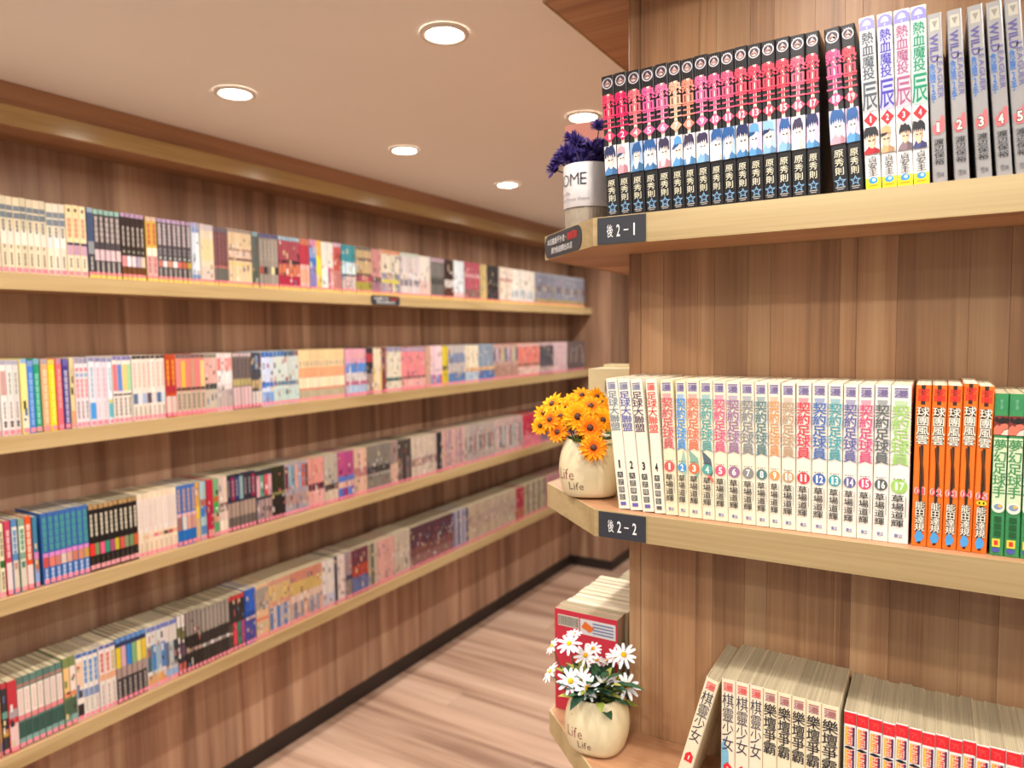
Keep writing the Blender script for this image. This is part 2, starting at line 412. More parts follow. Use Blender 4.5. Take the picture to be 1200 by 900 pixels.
# ------------------------------------------------------------------ books
class Spine:
    'prints on a spine: u across (0..1), f down from the top (0..1)'
    def __init__(s, t, h): s.t = t; s.h = h; s.b = MB(); s.y = -.00025
    def P(s, u, f): return (u*s.t, s.y, s.h*(1-f))
    def up(s): s.y -= .00012
    def rect(s, f0, f1, col, u0=.04, u1=.96):
        s.b.add([s.P(u0, f1), s.P(u1, f1), s.P(u1, f0), s.P(u0, f0)], [(0, 1, 2, 3)], col)
    def poly(s, pts, col): s.b.add([s.P(u, f) for u, f in pts], [tuple(range(len(pts)))], col)
    def disc(s, fc, r, col, uc=.5, n=14, sq=1):
        'r in spine widths'
        k = s.t/s.h
        s.poly([(uc+r*math.cos(2*PI*i/n), fc+r*sq*k*math.sin(2*PI*i/n)) for i in range(n)], col)
    def star(s, fc, r, col, uc=.5):
        k = s.t/s.h
        s.poly([(uc+(r if i % 2 == 0 else r*.45)*math.sin(PI*i/5), fc-(r if i % 2 == 0 else r*.45)*k*math.cos(PI*i/5)) for i in range(10)], col)
    def txt(s, word, f0, f1, col, w=.8, uc=.5, bold=0, fill=.94, fit=False):
        n = len(word); ch = (f1-f0)/n
        fn = lambda x, z: (x, s.y, z)
        for i, c in enumerate(word):
            s.b.char(c, fn, uc*s.t, s.h*(1-f0-ch*(i+.5)), w*s.t, ch*s.h*fill, col, bold, fit)
    def num(s, word, fc, ht, col, w=.6, uc=.5, bold=0.015):
        fn = lambda x, z: (x, s.y, z)
        n = len(word); cw = w*s.t/n
        for i, c in enumerate(word):
            s.b.char(c, fn, uc*s.t-(n-1)*cw/2+i*cw, s.h*(1-fc), cw*(.86 if c != '1' else .45), ht*s.h, col, bold, True)
    def side(s, word, f0, f1, col, uc=.5, w=.5, bold=.02):
        'latin word turned to read downwards'
        fn = lambda a, c: (uc*s.t+c, s.y, s.h-a)
        s.b.word(word, fn, f0*s.h, f1*s.h, 0, w*s.t, col, bold)
def make_book(name, label, loc, t, h, d, cover, pagemat, print_fn=None, rotz=0, lean=0, group=None, back=None, mat='print'):
    loc = list(loc)
    if lean > 0: loc[2] += t*math.sin(lean)
    r = thing(name, label, 'book', loc, (0, lean, rotz), group)
    b = MB(); i = .0007
    out = [(0, d), (0, .0016), (.0005, .0005), (.0016, 0), (t-.0016, 0), (t-.0005, .0005), (t, .0016), (t, d)]
    inn = [(t-i, d), (t-i, .0018), (t-.0016, i), (.0016, i), (i, .0018), (i, d)]
    ns = len(out); bc_ = H(cover); n2 = len(inn)
    pr = out+inn; n = len(pr)
    b.add([(x, y, 0) for x, y in pr]+[(x, y, h) for x, y in pr], [(k, (k+1) % n, n+(k+1) % n, n+k) for k in range(n)], cover)
    top = [(0,1,12,13),(1,2,11,12),(2,3,11),(3,4,10,11),(4,5,10),(5,6,9,10),(6,7,8,9)]
    b.add([(x, y, h) for x, y in pr], [top[0], top[6]], 'c4b694'); b.add([(x, y, h) for x, y in pr], top[1:6], cover); b.add([(x, y, 0) for x, y in pr], [q[::-1] for q in top], cover)
    if back:
        b.add([(-.0001, .003, .0005), (-.0001, d, .0005), (-.0001, d, h-.0005), (-.0001, .003, h-.0005)], [(3, 2, 1, 0)], back)
    b.build('cover', mat, r)
    b = MB(); b.box(i+.0001, i+.0003, .0006, t-i-.0001, d-.0008, h-.0004); b.build('page_block', pagemat, r)
    if print_fn:
        s = Spine(t, h); s.y = -.00012; s.rect(.004, .996, cover, .1, .9); s.y = -.00025; print_fn(s); s.b.build('spine_print', mat, r)
    return r
def figure(s, f0, f1, pal, rs):
    'small printed picture: backdrop, shoulders, head seen at various angles, hair or cap'
    bg, hair, skin, cloth = pal; J = lambda a=.06: rs.uniform(-a, a)
    s.rect(f0, f1, bg, .02, .98); s.up(); L = f1-f0; q = rs.uniform(-.14, .14); k = rs.uniform(.85, 1.25); var = rs.randrange(4)
    P = lambda u, v: (min(.98, max(.02, .5+q+(u-.5)*k)), min(f1, max(f0, f0+(v*k-(k-1)*.45)*L)))
    s.poly([(.02, f0), (.6+J(.3), f0), (.02, f0+(.5+J(.3))*L)], tuple(z*.75 for z in H(bg))); s.up()
    s.poly([P(.0, 1.1), P(.08, .84+J()), P(.36, .68), P(.66, .70), P(.95, .86+J()), P(1, 1.1)], cloth); s.up()
    s.poly([P(.66, .72), P(.98, .82), P(1, 1.1), P(.6, 1.1)], tuple(z*.6 for z in H(cloth))); s.up()
    s.poly([P(.24, .36+J()), P(.5, .28), P(.78, .34+J()), P(.76, .56), P(.62, .76+J(.04)), P(.46, .78+J(.04)), P(.26, .6)], skin); s.up()
    s.poly([P(.6, .34), P(.78, .36), P(.76, .56), P(.6, .74), P(.68, .55)], tuple(z*.72 for z in H(skin))); s.up()
    if var == 1:
        s.poly([P(.16, .36), P(.24, .12), (P(.5, .03)), P(.78, .12), P(.84, .34), P(.5, .27)], cloth); s.up(); s.poly([P(.0, .42+J()), P(.2, .3), P(.62, .3), P(.5, .37), P(.2, .42)], hair)
    else:
        n = 5+rs.randrange(3); up_ = [P(.1+.8*i/n, .12+J(.07)-(.1 if 0 < i < n else -.1)) for i in range(n+1)]
        lo = [P(.9-.8*i/(2*n), (.46 if i in (0, 2*n) else .34)+(.07 if i % 2 else -.05)+J(.04)) for i in range(2*n+1)]
        s.poly(up_+lo, hair)
    s.up(); s.poly([P(.34, .47), P(.48, .49), P(.46, .52), P(.35, .51)], '2c2c38'); s.poly([P(.56, .49), P(.69, .46), P(.68, .5), P(.57, .52)], '2c2c38')
    if var == 2: s.poly([P(.2, .7), P(.5, .58+J()), P(.62, .7), P(.5, .95), P(.3, .98)], tuple(min(1, z*1.1) for z in H(skin)))
    s.up()
NW = {str(i+1): w_ for i, w_ in enumerate('one two three four five six seven eight nine ten eleven twelve thirteen fourteen fifteen sixteen seventeen eighteen nineteen'.split())}
Y1, Y2, Y3 = .880, .885, .875
Z1_, Z2_, Z3_ = RZ[1]+.0005, RZ[2]+.0005, RZ[3]+.0005
D = .1125
# upper shelf: black series with pink titles
A = [(-.3778,.0174,-.0088,'1','f03c64'),(-.3600,.0172,-.0084,'2','f51e62'),(-.3423,.0174,-.0081,'4','f56a78'),(-.3242,.0172,-.0078,'5','f75c94'),(-.3066,.0172,-.0074,'6','f7709c'),(-.2890,.0157,-.0071,'7','f2ac90'),(-.2729,.0155,-.0069,'8','f7846e'),(-.2570,.0160,-.0066,'9','f76896'),(-.2405,.0148,-.0063,'10','f75c86'),(-.2254,.0154,-.0061,'11','f75478'),(-.2096,.0148,-.0059,'12','f24a60'),(-.1944,.0153,-.0056,'13','f53e5a'),(-.1788,.0152,-.0054,'14','f23e54'),(-.1632,.0153,-.0053,'15','f23c52'),(-.1475,.0158,-.0051,'16','f75c76'),(-.1313,.0142,-.0049,'17','f23e58'),(-.1040,.0162,-.0128,'18','f74c80'),(-.0876,.0141,-.0124,'19','e04454')]
rs = random.Random(3)
for x, t, dx, no, pk in A:
    h = .1835+rs.uniform(-.0008, .0008)
    pal = (rs.choice(('d8dcec','e6e0e2','a8c4e4','c8cce0','ece4e0','e0b8d0')), rs.choice(('2c5a94','24305c','3c3450','1c4c7c')), rs.choice(('f0e4dc','f3ddd0','e6e0ea')), rs.choice(('86b4dc','5c9cd4','e8a0ac','f0eae4','4c84b8')))
    def f(s, no=no, pk=pk, pal=pal):
        s.rect(.13, .50, 'e6dfc6', .38, .62); s.up()
        for q in range(4): s.disc(.018+.004*abs(q-1.5), .04, 'c8c4c0', .26+.16*q, 6)
        s.disc(.055, .42, 'cfc8cc'); s.up(); s.disc(.055, .34, '3c3840'); s.up(); s.poly([(.24, .066), (.5, .035), (.76, .066), (.62, .07), (.5, .058), (.38, .07)], 'd8a8a4'); s.disc(.066, .2, 'e0bcb0', .5, 10, .7); s.up()
        s.up(); s.txt('熱血王', .138, .376, pk, .9, .5, bold=.05, fill=1.0); s.up()
        s.poly([(.02, .43), (.5, .388), (.98, .43), (.5, .472)], pk); s.up(); s.num(no, .43, .042, 'f7ece8', .55 if len(no) == 2 else .36); s.up()
        figure(s, .495, .70, pal, rs)
        s.txt('原秀則', .735, .895, 'e2dcc0', .52, bold=.014, fill=.84)
        s.star(.932, .42, '7aa4c4'); s.up(); s.star(.932, .24, '202634'); s.rect(.962, .968, 'a8a4a0', .2, .8); s.rect(.974, .979, 'a8a4a0', .28, .72)
    make_book('paperback', f'black paperback with pink title and diamond numbered {NW[no]}, upper right shelf', (x, Y1, Z1_), t, h, D, '1d1b1d', 'pages', f, lean=math.asin(dx/h), group='black paperbacks on the upper right shelf')
B = [(-.0709,.0152,-.0111,'1','4a525a','grey-green'),(-.0551,.0145,-.0092,'2','443ca4','blue'),(-.0404,.0149,-.0081,'3','a0587c','mauve'),(-.0252,.0147,-.0078,'4','0c8a64','green')]
for x, t, dx, no, col, cn in B:
    h = .1865
    pal = ('e8dcd8', '2a2a30', 'ecc4a4', ('c82c34', 'e0a878', '8c747c', '4c5080')[int(no)-1])
    def f(s, no=no, col=col, pal=pal):
        s.poly([(.03, .075), (.03, .03), (.2, .012), (.5, .004), (.8, .012), (.97, .03), (.97, .075)], '8a86cc'); s.up(); s.poly([(.22, .05), (.32, .028), (.5, .018), (.68, .028), (.78, .05)], 'd0cce8'); s.side('POWER', .058, .07, 'f4f2fa', .5, .1); s.up()
        s.rect(.085, .365, tuple(z*.5+.45 for z in H(col)), .16, .84); s.rect(.365, .545, tuple(z*.5+.45 for z in H(col)), .06, .94); s.up()
        s.txt('熱血魔投', .09, .362, col, .68, bold=.025); s.txt('辰', .37, .54, col, .84, bold=.02); s.up()
        s.poly([(.06, .59), (.5, .548), (.94, .59), (.5, .632)], 'ea2c38'); s.up(); s.num(no, .59, .035, 'f7ece8', .22); s.up()
        figure(s, .635, .79, pal, rs)
        s.txt('貞安圭', .805, .92, '3a3638', .56, bold=.01); s.rect(.93, .998, 'f5cf20', .02, .98); s.up(); s.disc(.945, .3, '3c94d0', .5, 10, .8); s.up(); s.disc(.942, .12, 'd8ecf4', .55, 8)
        s.rect(.972, .977, 'c08c28', .2, .8)
    make_book('paperback', f'white paperback with {cn} title and red diamond numbered {NW[no]}, upper right shelf', (x, Y1, Z1_), t, h, D, 'f0eee9', 'pages_new', f, lean=math.asin(dx/h), group='white paperbacks with yellow feet')
Cc = [(-.0076,-.010,'1'),(.0119,-.0119,'2'),(.0312,-.0135,'3'),(.0482,-.0145,'4'),(.0641,-.0151,'5')]
for x, dx, no in Cc:
    t, h = .0134, .1755
    def f(s, no=no):
        s.rect(.03, .1, 'c8c4b4', .2, .8); s.up(); s.poly([(.3, .045), (.7, .045), (.5, .085)], '9c988c'); s.up()
        s.side('WILD', .12, .285, '6c68a0', .42, .56, .03); s.side('LEAGUER', .255, .50, '7c7aa6', .74, .36, .02)
        s.txt('危險2手', .29, .52, '3c82d8', .34, .26, bold=.02); s.up()
        s.poly([(.1, .68), (.16, .645), (.3, .655), (.42, .62), (.55, .635), (.74, .60), (.9, .605), (.94, .65), (.9, .69), (.6, .71), (.25, .71)], 'e07c80'); s.up()
        s.num(no, .668, .066, '2c2428', .5, .48, .07); s.up(); s.num(no, .668, .058, 'f7f2e0', .42, .48, .03)
        s.txt('渡辺保裕', .735, .89, '48484c', .6, bold=.012, fill=.88); s.txt('東立', .93, .965, '6c6c70', .3, .4); s.rect(.938, .958, '7c7c80', .58, .76)
    make_book('paperback', f'silver paperback with violet title and white number {NW[no]}, upper right shelf', (x, Y1+.001, Z1_), t, h, D, 'a9a7a6', 'pages_new', f, lean=math.asin(dx/h), group='silver paperbacks', mat='silver')
# middle shelf
def emblem(s, f0, f1, col, u0=.16, u1=.84):
    'tiny dense publisher block'
    c2 = tuple(z*.55+.35 for z in H(col)); s.rect(f0, f1, c2, u0, u1); s.up(); L = f1-f0
    s.rect(f0-.012, f0-.004, col, u0, u1); s.txt('漫', f0+.05*L, f1-.05*L, col, (u1-u0)*.9, bold=.03); s.up()
Dd = [(-.3651,.0160,-.0188,'1','7a8a94'),(-.3486,.0170,-.0185,'2','5c5ca8'),(-.3310,.0160,-.0179,'3','54364c'),(-.3144,.0146,-.0131,'4','f0402c')]
for x, t, dx, no, col in Dd:
    h = .1775
    def f(s, no=no, col=col):
        emblem(s, .042, .085, '8c8aa0' if no != '4' else 'e86450')
        s.txt('足球大聯盟', .095, .40, col, .78, bold=.012)
        s.num(no, .655, .062, '2c2a2c', .3, .5, .04)
        for q in range(4):
            a = .715+q*.057; s.rect(a, a+.043, '46443f', .24, .72)
        s.up()
        for q, c in enumerate('大武輝臣'): s.txt(c, .717+q*.057, .756+q*.057, 'cfcabc', .34, .48)
        s.rect(.945, .972, '6a62a8' if no != '4' else '5c5a58', .26, .74)
    make_book('paperback', f'leaning cream paperback with five-character title and plain number {NW[no]}, middle right shelf', (x, Y2, Z2_), t, h, D, 'efe6d2', 'pages_new', f, lean=math.asin(dx/h), group='leaning cream paperbacks', back='e9dcb8')
E_ = [(-.2993,.0166,-.0080,'d85c5c','red'),(-.2821,.0137,-.0052,'4c94d0','sky blue'),(-.2681,.0167,-.0050,'ee744c','orange-red'),(-.2510,.0159,-.0048,'5aa49a','teal'),(-.2347,.0161,-.0046,'ea5c7c','rose'),(-.2183,.0168,-.0045,'a07494','plum'),(-.2011,.0161,-.0043,'8c8a86','grey'),(-.1847,.0152,-.0040,'5c807c','dark teal'),(-.1692,.0140,-.0037,'ee9c5c','light orange'),(-.1549,.0159,-.0030,'c4a078','tan'),(-.1387,.0167,-.0022,'e6404c','bright red'),(-.1217,.0167,-.0018,'4c6cac','royal blue'),(-.1047,.0156,-.0015,'48a0a4','turquoise'),(-.0888,.0150,-.0010,'6a649c','violet'),(-.0735,.0157,-.0008,'e04c78','pink'),(-.0574,.0156,-.0004,'5c605c','charcoal'),(-.0415,.0196,-.0002,'a0cc64','lime green')]
for q, (x, t, dx, col, cn) in enumerate(E_):
    no = str(q+1); h = .1765+rs.uniform(-.0006, .0006)
    base = [a*(1-q/24)+b_*(q/24) for a, b_ in zip(H('eee0bc'), H('f3f0ee'))]
    def f(s, no=no, col=col, q=q):
        emblem(s, .03, .08, '7c6a98')
        c2 = tuple(z*.6+.3 for z in H(col)); s.poly([(.16, .098), (.84, .098), (.78, .126), (.2, .126)], c2); s.up()
        s.txt('契約足球員', .128, .505, tuple(z*.5+.42 for z in H(col)), .88, .52, bold=.05, fill=1.0); s.up(); s.txt('契約足球員', .128, .505, col, .76, bold=.02); s.up()
        if q in (1, 2, 3):
            s.poly([(.1 if q != 1 else .7, .50), (.8, .56), (.95, .66), (.7, .71), (.3, .62)], ('9cc0b0', '8ab09c', '5c6870')[q-1]); s.up()
            if q == 3: s.poly([(.5, .66), (.97, .70), (.97, .73), (.6, .70)], 'e0745c'); s.up()
        for k, c in enumerate('PART'):
            s.b.char(c, lambda a, z: (a, s.y, z), s.t*(.26+.16*k), s.h*(1-.592), s.t*.12, .0014, '4c4844', .03, True)
        s.disc(.636, .42, col, .5, 18); s.up(); s.num(no, .636, .05, 'f7f3e8', .34 if len(no) == 1 else .56, .5, .03); s.up()
        s.txt('草場道輝', .69, .90, '3a3634', .56, .44, bold=.012, fill=.86)
        s.rect(.70, .83, '9c968c', .82, .86); s.txt('東', .94, .965, '4c58a0', .2, .4, bold=.03); s.txt('立', .94, .965, '4c58a0', .2, .62, bold=.03)
    make_book('paperback', f'cream paperback with {cn} title and circled number {NW[no]}, middle right shelf', (x, Y2, Z2_), t, h, D, tuple(base), 'pages_new', f, lean=math.asin(dx/h), group='cream paperbacks with circled numbers')
F_ = [(-.0188,.0145,.0009),(-.0040,.0138,.0014),(.0102,.0132,.0018),(.0238,.0130,.0022),(.0372,.0134,.0026)]
for q, (x, t, dx) in enumerate(F_):
    no = '0'+str(q+1); h = .1775+(.0025 if q == 3 else 0)
    def f(s, no=no, q=q):
        s.rect(.0, .12, '3a2a20', .34, .62); s.up(); s.txt('球團', .022, .10, 'ea3a2c', .7, bold=.04); s.up()
        s.rect(.135, .365, '3c2c20', .16, .86); s.up(); s.txt('球團風雲', .135, .365, 'f5efdc', .74, bold=.012); s.up()
        s.rect(.37, .985, '33261c', .4, .6); s.up()
        s.poly([(.3, .38), (.46, .385), (.66, .52), (.72, .62), (.6, .62), (.42, .56), (.4, .47)], '5c3418'); s.poly([(.3, .40), (.36, .40), (.6, .60), (.56, .60)], 'e0641c'); s.up()
        s.num(no, .655, .046, 'f6e8dc', .84, .48, .07); s.up(); s.num(no, .655, .042, 'f0505c', .74, .48, .02); s.up()
        if q == 4: s.disc(.695, .36, 'e8d02c', .5, 10, .6); s.up(); s.rect(.688, .702, '2c2818', .3, .42); s.rect(.688, .702, '2c2818', .58, .7); s.up()
        s.rect(.72, .905, '3c2c20', .22, .82); s.up(); s.txt('能田達規', .72, .905, 'f5efdc', .58, bold=.01)
        s.poly([(.35, .905), (.6, .905), (.8, .935), (.7, .965), (.3, .975), (.2, .94)], '4c9cd8')
    make_book('paperback', f'orange paperback with white title and pink number {NW[no[1:]]}, middle right shelf', (x, Y2, Z2_), t, h, D, 'ee7420', 'pages_new', f, lean=math.asin(dx/h), group='orange paperbacks')
G_ = [(.0532,.0122,'first'),(.0658,.0130,'second'),(.0795,.0121,'third')]
for x, t, nn in G_:
    h = .1705
    def f(s):
        s.rect(.03, .1, '3c8a58', .1, .9); s.up(); s.txt('東立漫', .035, .095, '8cc09c', .2); s.up()
        s.rect(.135, .255, '7c3430', .0, 1); s.up(); s.poly([(.0, .252), (.0, .21), (.22, .19), (.4, .2), (.62, .175), (1, .19), (1, .21), (.7, .22), (.5, .25)], 'd8745c'); s.poly([(.5, .252), (.72, .225), (1, .215), (1, .252)], 'ecd0bc'); s.poly([(.0, .165), (.15, .14), (.35, .158), (.6, .14), (.85, .15), (1, .14), (1, .175), (.6, .185), (.3, .18)], '2c2420'); s.up()
        s.rect(.27, .70, 'cfdcb4', .04, .96); s.up(); s.txt('夢幻足球手', .28, .64, '3f8a50', .8, bold=.03); s.up()
        s.disc(.70, .46, 'e4e4cc', .5, 16); s.up(); s.disc(.695, .32, '7c94b8', .5, 10, .8); s.up(); s.disc(.69, .15, 'e0b048', .6, 8)
        for q in range(3): s.rect(.755+q*.045, .79+q*.045, '23582f', .25, .75)
        s.rect(.895, .945, 'f0d048', .14, .7); s.up(); s.rect(.905, .935, 'd8382c', .28, .56); s.disc(.965, .3, '4c54a0', .4, 10, .7)
    make_book('paperback', f'{nn} green paperback from the left, middle right shelf beside the orange ones', (x, Y2, Z2_), t, h, D, '3f8f55', 'pages', f, group='green paperbacks')
# lower shelf
def go(s, hexa=True, blue=False):
    if blue:
        s.poly([(.04, 1), (.04, .48), (.3, .42), (.36, .5), (.55, .52), (.6, .62), (.8, .66), (.86, .8), (.9, 1)], '7cb4cc'); s.up()
    emblem(s, .035, .085, 'e05c4c'); s.txt('棋靈少女', .10, .52, '3a3648', .74, bold=-.003); s.up()
    s.poly([(.2, .63), (.5, .60), (.8, .63), (.8, .685), (.2, .685)], 'e02c34'); s.up(); s.num('1' if hexa else '2', .65, .035, 'f3e4d8', .2)
    s.txt('漫畫', .76, .86, '3a3648', .5)
ths = .1775; la = math.radians(15.3)
make_book('paperback', 'cream paperback leaning on its neighbours at the left end of the lower right shelf', (-.2885, Y3, Z3_), .0170, ths, D, 'efe0c0', 'pages_old', lambda s: go(s, True), lean=la)
H_ = [(-.2225,.0170,'with a blue figure on its spine',True),(-.2051,.0168,'second upright from the left end',False),(-.1879,.0160,'third upright from the left end',False)]
for x, t, nn, bl in H_:
    make_book('paperback', f'cream paperback with thin black title, {nn}, lower right shelf', (x, Y3, Z3_), t, .1788, D, 'efe0c4', 'pages_old', lambda s, bl=bl: go(s, False, bl), group='cream paperbacks with thin black titles')
ORD = ['first', 'second', 'third', 'fourth', 'fifth', 'sixth', 'seventh', 'eighth', 'ninth', 'tenth', 'eleventh', 'twelfth', 'thirteenth', 'fourteenth', 'fifteenth', 'sixteenth', 'seventeenth', 'eighteenth']
I_ = [(-.1716,.0165),(-.1548,.0158),(-.1386,.0160),(-.1223,.0166),(-.1054,.0190)]
for q, (x, t) in enumerate(I_):
    def f(s):
        emblem(s, .035, .085, 'b06c64'); s.txt('樂壇爭霸', .10, .46, '2c2a30', .8, bold=.022); s.num('1', .65, .05, '2c2a30', .3); s.txt('漫畫', .74, .86, '3a3648', .5)
    make_book('paperback', f'{ORD[q]} of the cream paperbacks with bold black title, lower right shelf', (x, Y3-.0005*q, Z3_), t, .1785-.0003*q, D, 'efdfbc', 'pages_old', f, group='cream paperbacks with bold black titles')
J_ = [(-.0820,.0131),(-.0685,.0125),(-.0556,.0135),(-.0417,.0125),(-.0289,.0127),(-.0159,.0125),(-.0031,.0127),(.0099,.0125),(.0227,.0123),(.0353,.0117),(.0472,.0122),(.0598,.0134),(.0736,.0135),(.0875,.0132)]
for q, (x, t) in enumerate(J_):
    def f(s):
        s.rect(.006, .088, 'e02830', .02, .98); s.up(); s.side('JC', .025, .07, 'ec6058', .5, .4, -.01); s.up()
        for a, b_ in ((.105, .235), (.265, .40)):
            for k, c in enumerate(('f0b43c', 'ec7c3c', 'e2483c', '5c2c54')):
                s.rect(a, b_, c, .12+.19*k, .12+.19*(k+1))
        s.up(); s.side('HUNTER', .108, .232, 'f7ead8', .48, .46, -.01); s.side('HUNTER', .268, .397, 'f7ead8', .48, .46, -.01)
        s.poly([(.1, .248), (.4, .24), (.9, .25), (.9, .256), (.5, .262), (.1, .256)], '1c1a1c'); s.txt('獵人', .42, .56, '2c2a30', .7, bold=.03)
    make_book('paperback', f'{ORD[q]} red-topped paperback with orange rotated title, lower right shelf', (x, Y3+.005+rs.uniform(-.0012, .0012), Z3_), t, .1712+rs.uniform(-.0012, .0012), D-.004, 'f0ebe4', 'pages_old', f, group='red-topped paperbacks')
# books round the corner, spines towards the aisle
def cover_art(r, t, h, d, fn):
    b = MB(); fn(b, lambda u, v: (-.0004, d*u, h*(1-v))); b.build('cover_print', 'print', r)
def barcode(b, P, u0, u1, v0, v1):
    b.poly([P(u0, v1), P(u1, v1), P(u1, v0), P(u0, v0)], 'd8d0c0'); rr = random.Random(2); u = u0+.01
    P2 = lambda u, v: (P(u, v)[0]-.0003, P(u, v)[1], P(u, v)[2])
    while u < u1-.02:
        w_ = rr.uniform(.005, .014); b.poly([P2(u, v1-.01), P2(u+w_, v1-.01), P2(u+w_, v0+.01), P2(u, v0+.01)], '4c4440'); u += w_+rr.uniform(.006, .014)
def red_art(b, b2, P):
    Q = lambda u, v: (P(u, v)[0]-.0005, P(u, v)[1], P(u, v)[2]); R_ = lambda u, v: (P(u, v)[0]-.001, P(u, v)[1], P(u, v)[2])
    barcode(b, P, .06, .40, .05, .16)
    b = b2; b.poly([P(.42, .2), P(.97, .2), P(.97, .05), P(.42, .05)], 'd9d4d4'); 
    for k in range(4): b.poly([Q(.62, .085+k*.03), Q(.94, .085+k*.03), Q(.94, .072+k*.03), Q(.62, .072+k*.03)], '6c78a0')
    b.poly([R_(.44, .13), R_(.50, .07), R_(.64, .12), R_(.58, .17)], 'e0702c')
sx = -.522
SR = [(.977, 'c83244', 'pages_old', .0185, 'thick red-backed paperback with barcode, behind the daisies on the lower shelf')]
t0 = 1.001
col = ['c83244','c8b490','bca98a','c4b4a0','5c4c44','cfc0a0','b8a890','3c3838','c8bca4','8c3c40','d0c4ac']
for q in range(11):
    t = .0185 if q == 0 else (.017 if q == 1 else .0158); h = .1685 if q < 2 else .1675+random.Random(q).uniform(-.001, .0015)
    lab = 'red-backed paperback with barcode label behind the daisies, lower shelf' if q == 0 else f'{ORD[q]} worn paperback in the row behind the daisies, counted from the red one'
    # rotated so that the spine looks to the aisle: local x runs towards -y of the room
    r = make_book('paperback', lab, (sx-.004+(.003 if q > 1 else 0), t0+t, Z3_), t, h, D-.002, col[q], 'pages_old' if q < 2 else 'pages_new', None, rotz=-PI/2, group='paperbacks behind the daisies')
    if q == 0:
        b = MB(); b2 = MB(); red_art(b, b2, lambda u, v, t=t, h=h: (t+.0006, .1105*u+.0005, h*(1-v)))
        for bb in (b, b2):
            for i_, p in enumerate(bb.v): bb.v[i_] = (2*t+.0012-p[0], p[1], p[2])
        b.build('barcode_label', 'print', r); b2.build('price_label', 'print', r)
    t0 += t+.0003
t0 = 1.205
for q in range(5):
    t = .0158; make_book('paperback', f'{ORD[q]} low worn paperback farther round the corner, lower shelf', (sx+.012, t0+t, Z3_), t, .150, D-.004, col[(q*3+1) % 11], 'pages_old', None, rotz=-PI/2, group='low paperbacks round the corner'); t0 += t+.0003
t0 = 1.12
for q in range(6):
    t = .016
    r = make_book('paperback', 'cream-backed paperback with barcode behind the sunflowers, middle shelf' if q == 0 else f'{ORD[q]} cream paperback in the row behind the sunflowers', (sx+.004, t0+t, Z2_), t, .1775 if q < 4 else .182, D-.002, 'e6d6a8', 'pages_new', None, rotz=-PI/2, group='paperbacks behind the sunflowers')
    if q == 0:
        b = MB(); barcode(b, lambda u, v, t=t: (t+.0005, .11*u, .1775*(1-v)), .28, .66, .11, .24)
        for i_, p in enumerate(b.v): b.v[i_] = (2*t+.001-p[0], p[1], p[2])
        b.build('barcode_label', 'print', r)
    t0 += t+.0003
t0 = 1.035
for q in range(5):
    t = .016; h = .1785
    r = make_book('paperback', 'salmon-backed paperback with blue picture behind the purple flowers, upper shelf' if q == 0 else f'{ORD[q]} paperback in the row behind the purple flowers', (sx+.004, t0+t, Z1_), t, h, D-.002, 'e0907c' if q == 0 else 'd8c8b8', 'pages_new', None, rotz=-PI/2, group='paperbacks behind the purple flowers')
    if q == 0:
        b = MB(); X_ = t+.0005
        P = lambda u, v, e=0: (X_+e, .11*u, h*(1-v))
        b.poly([P(.02, .98), P(.98, .98), P(.98, .7), P(.02, .6)], 'dcaab0'); b.poly([P(.4, .5), P(.6, .2), P(.98, .05), P(.98, .5)], 'e8b49c')
        b.poly([P(.45, .35, .0003), P(.58, .16, .0003), P(.95, .2, .0003), P(.9, .32, .0003)], '5c7cb8'); b.poly([P(.8, .4, .0003), P(.98, .3, .0003), P(.98, .5, .0003)], 'e0642c'); b.poly([P(.2, .3, .0003), P(.35, .2, .0003), P(.45, .28, .0003), P(.3, .36, .0003)], 'e8cc9c')
        b.build('cover_print', 'print', r)
    t0 += t+.0003

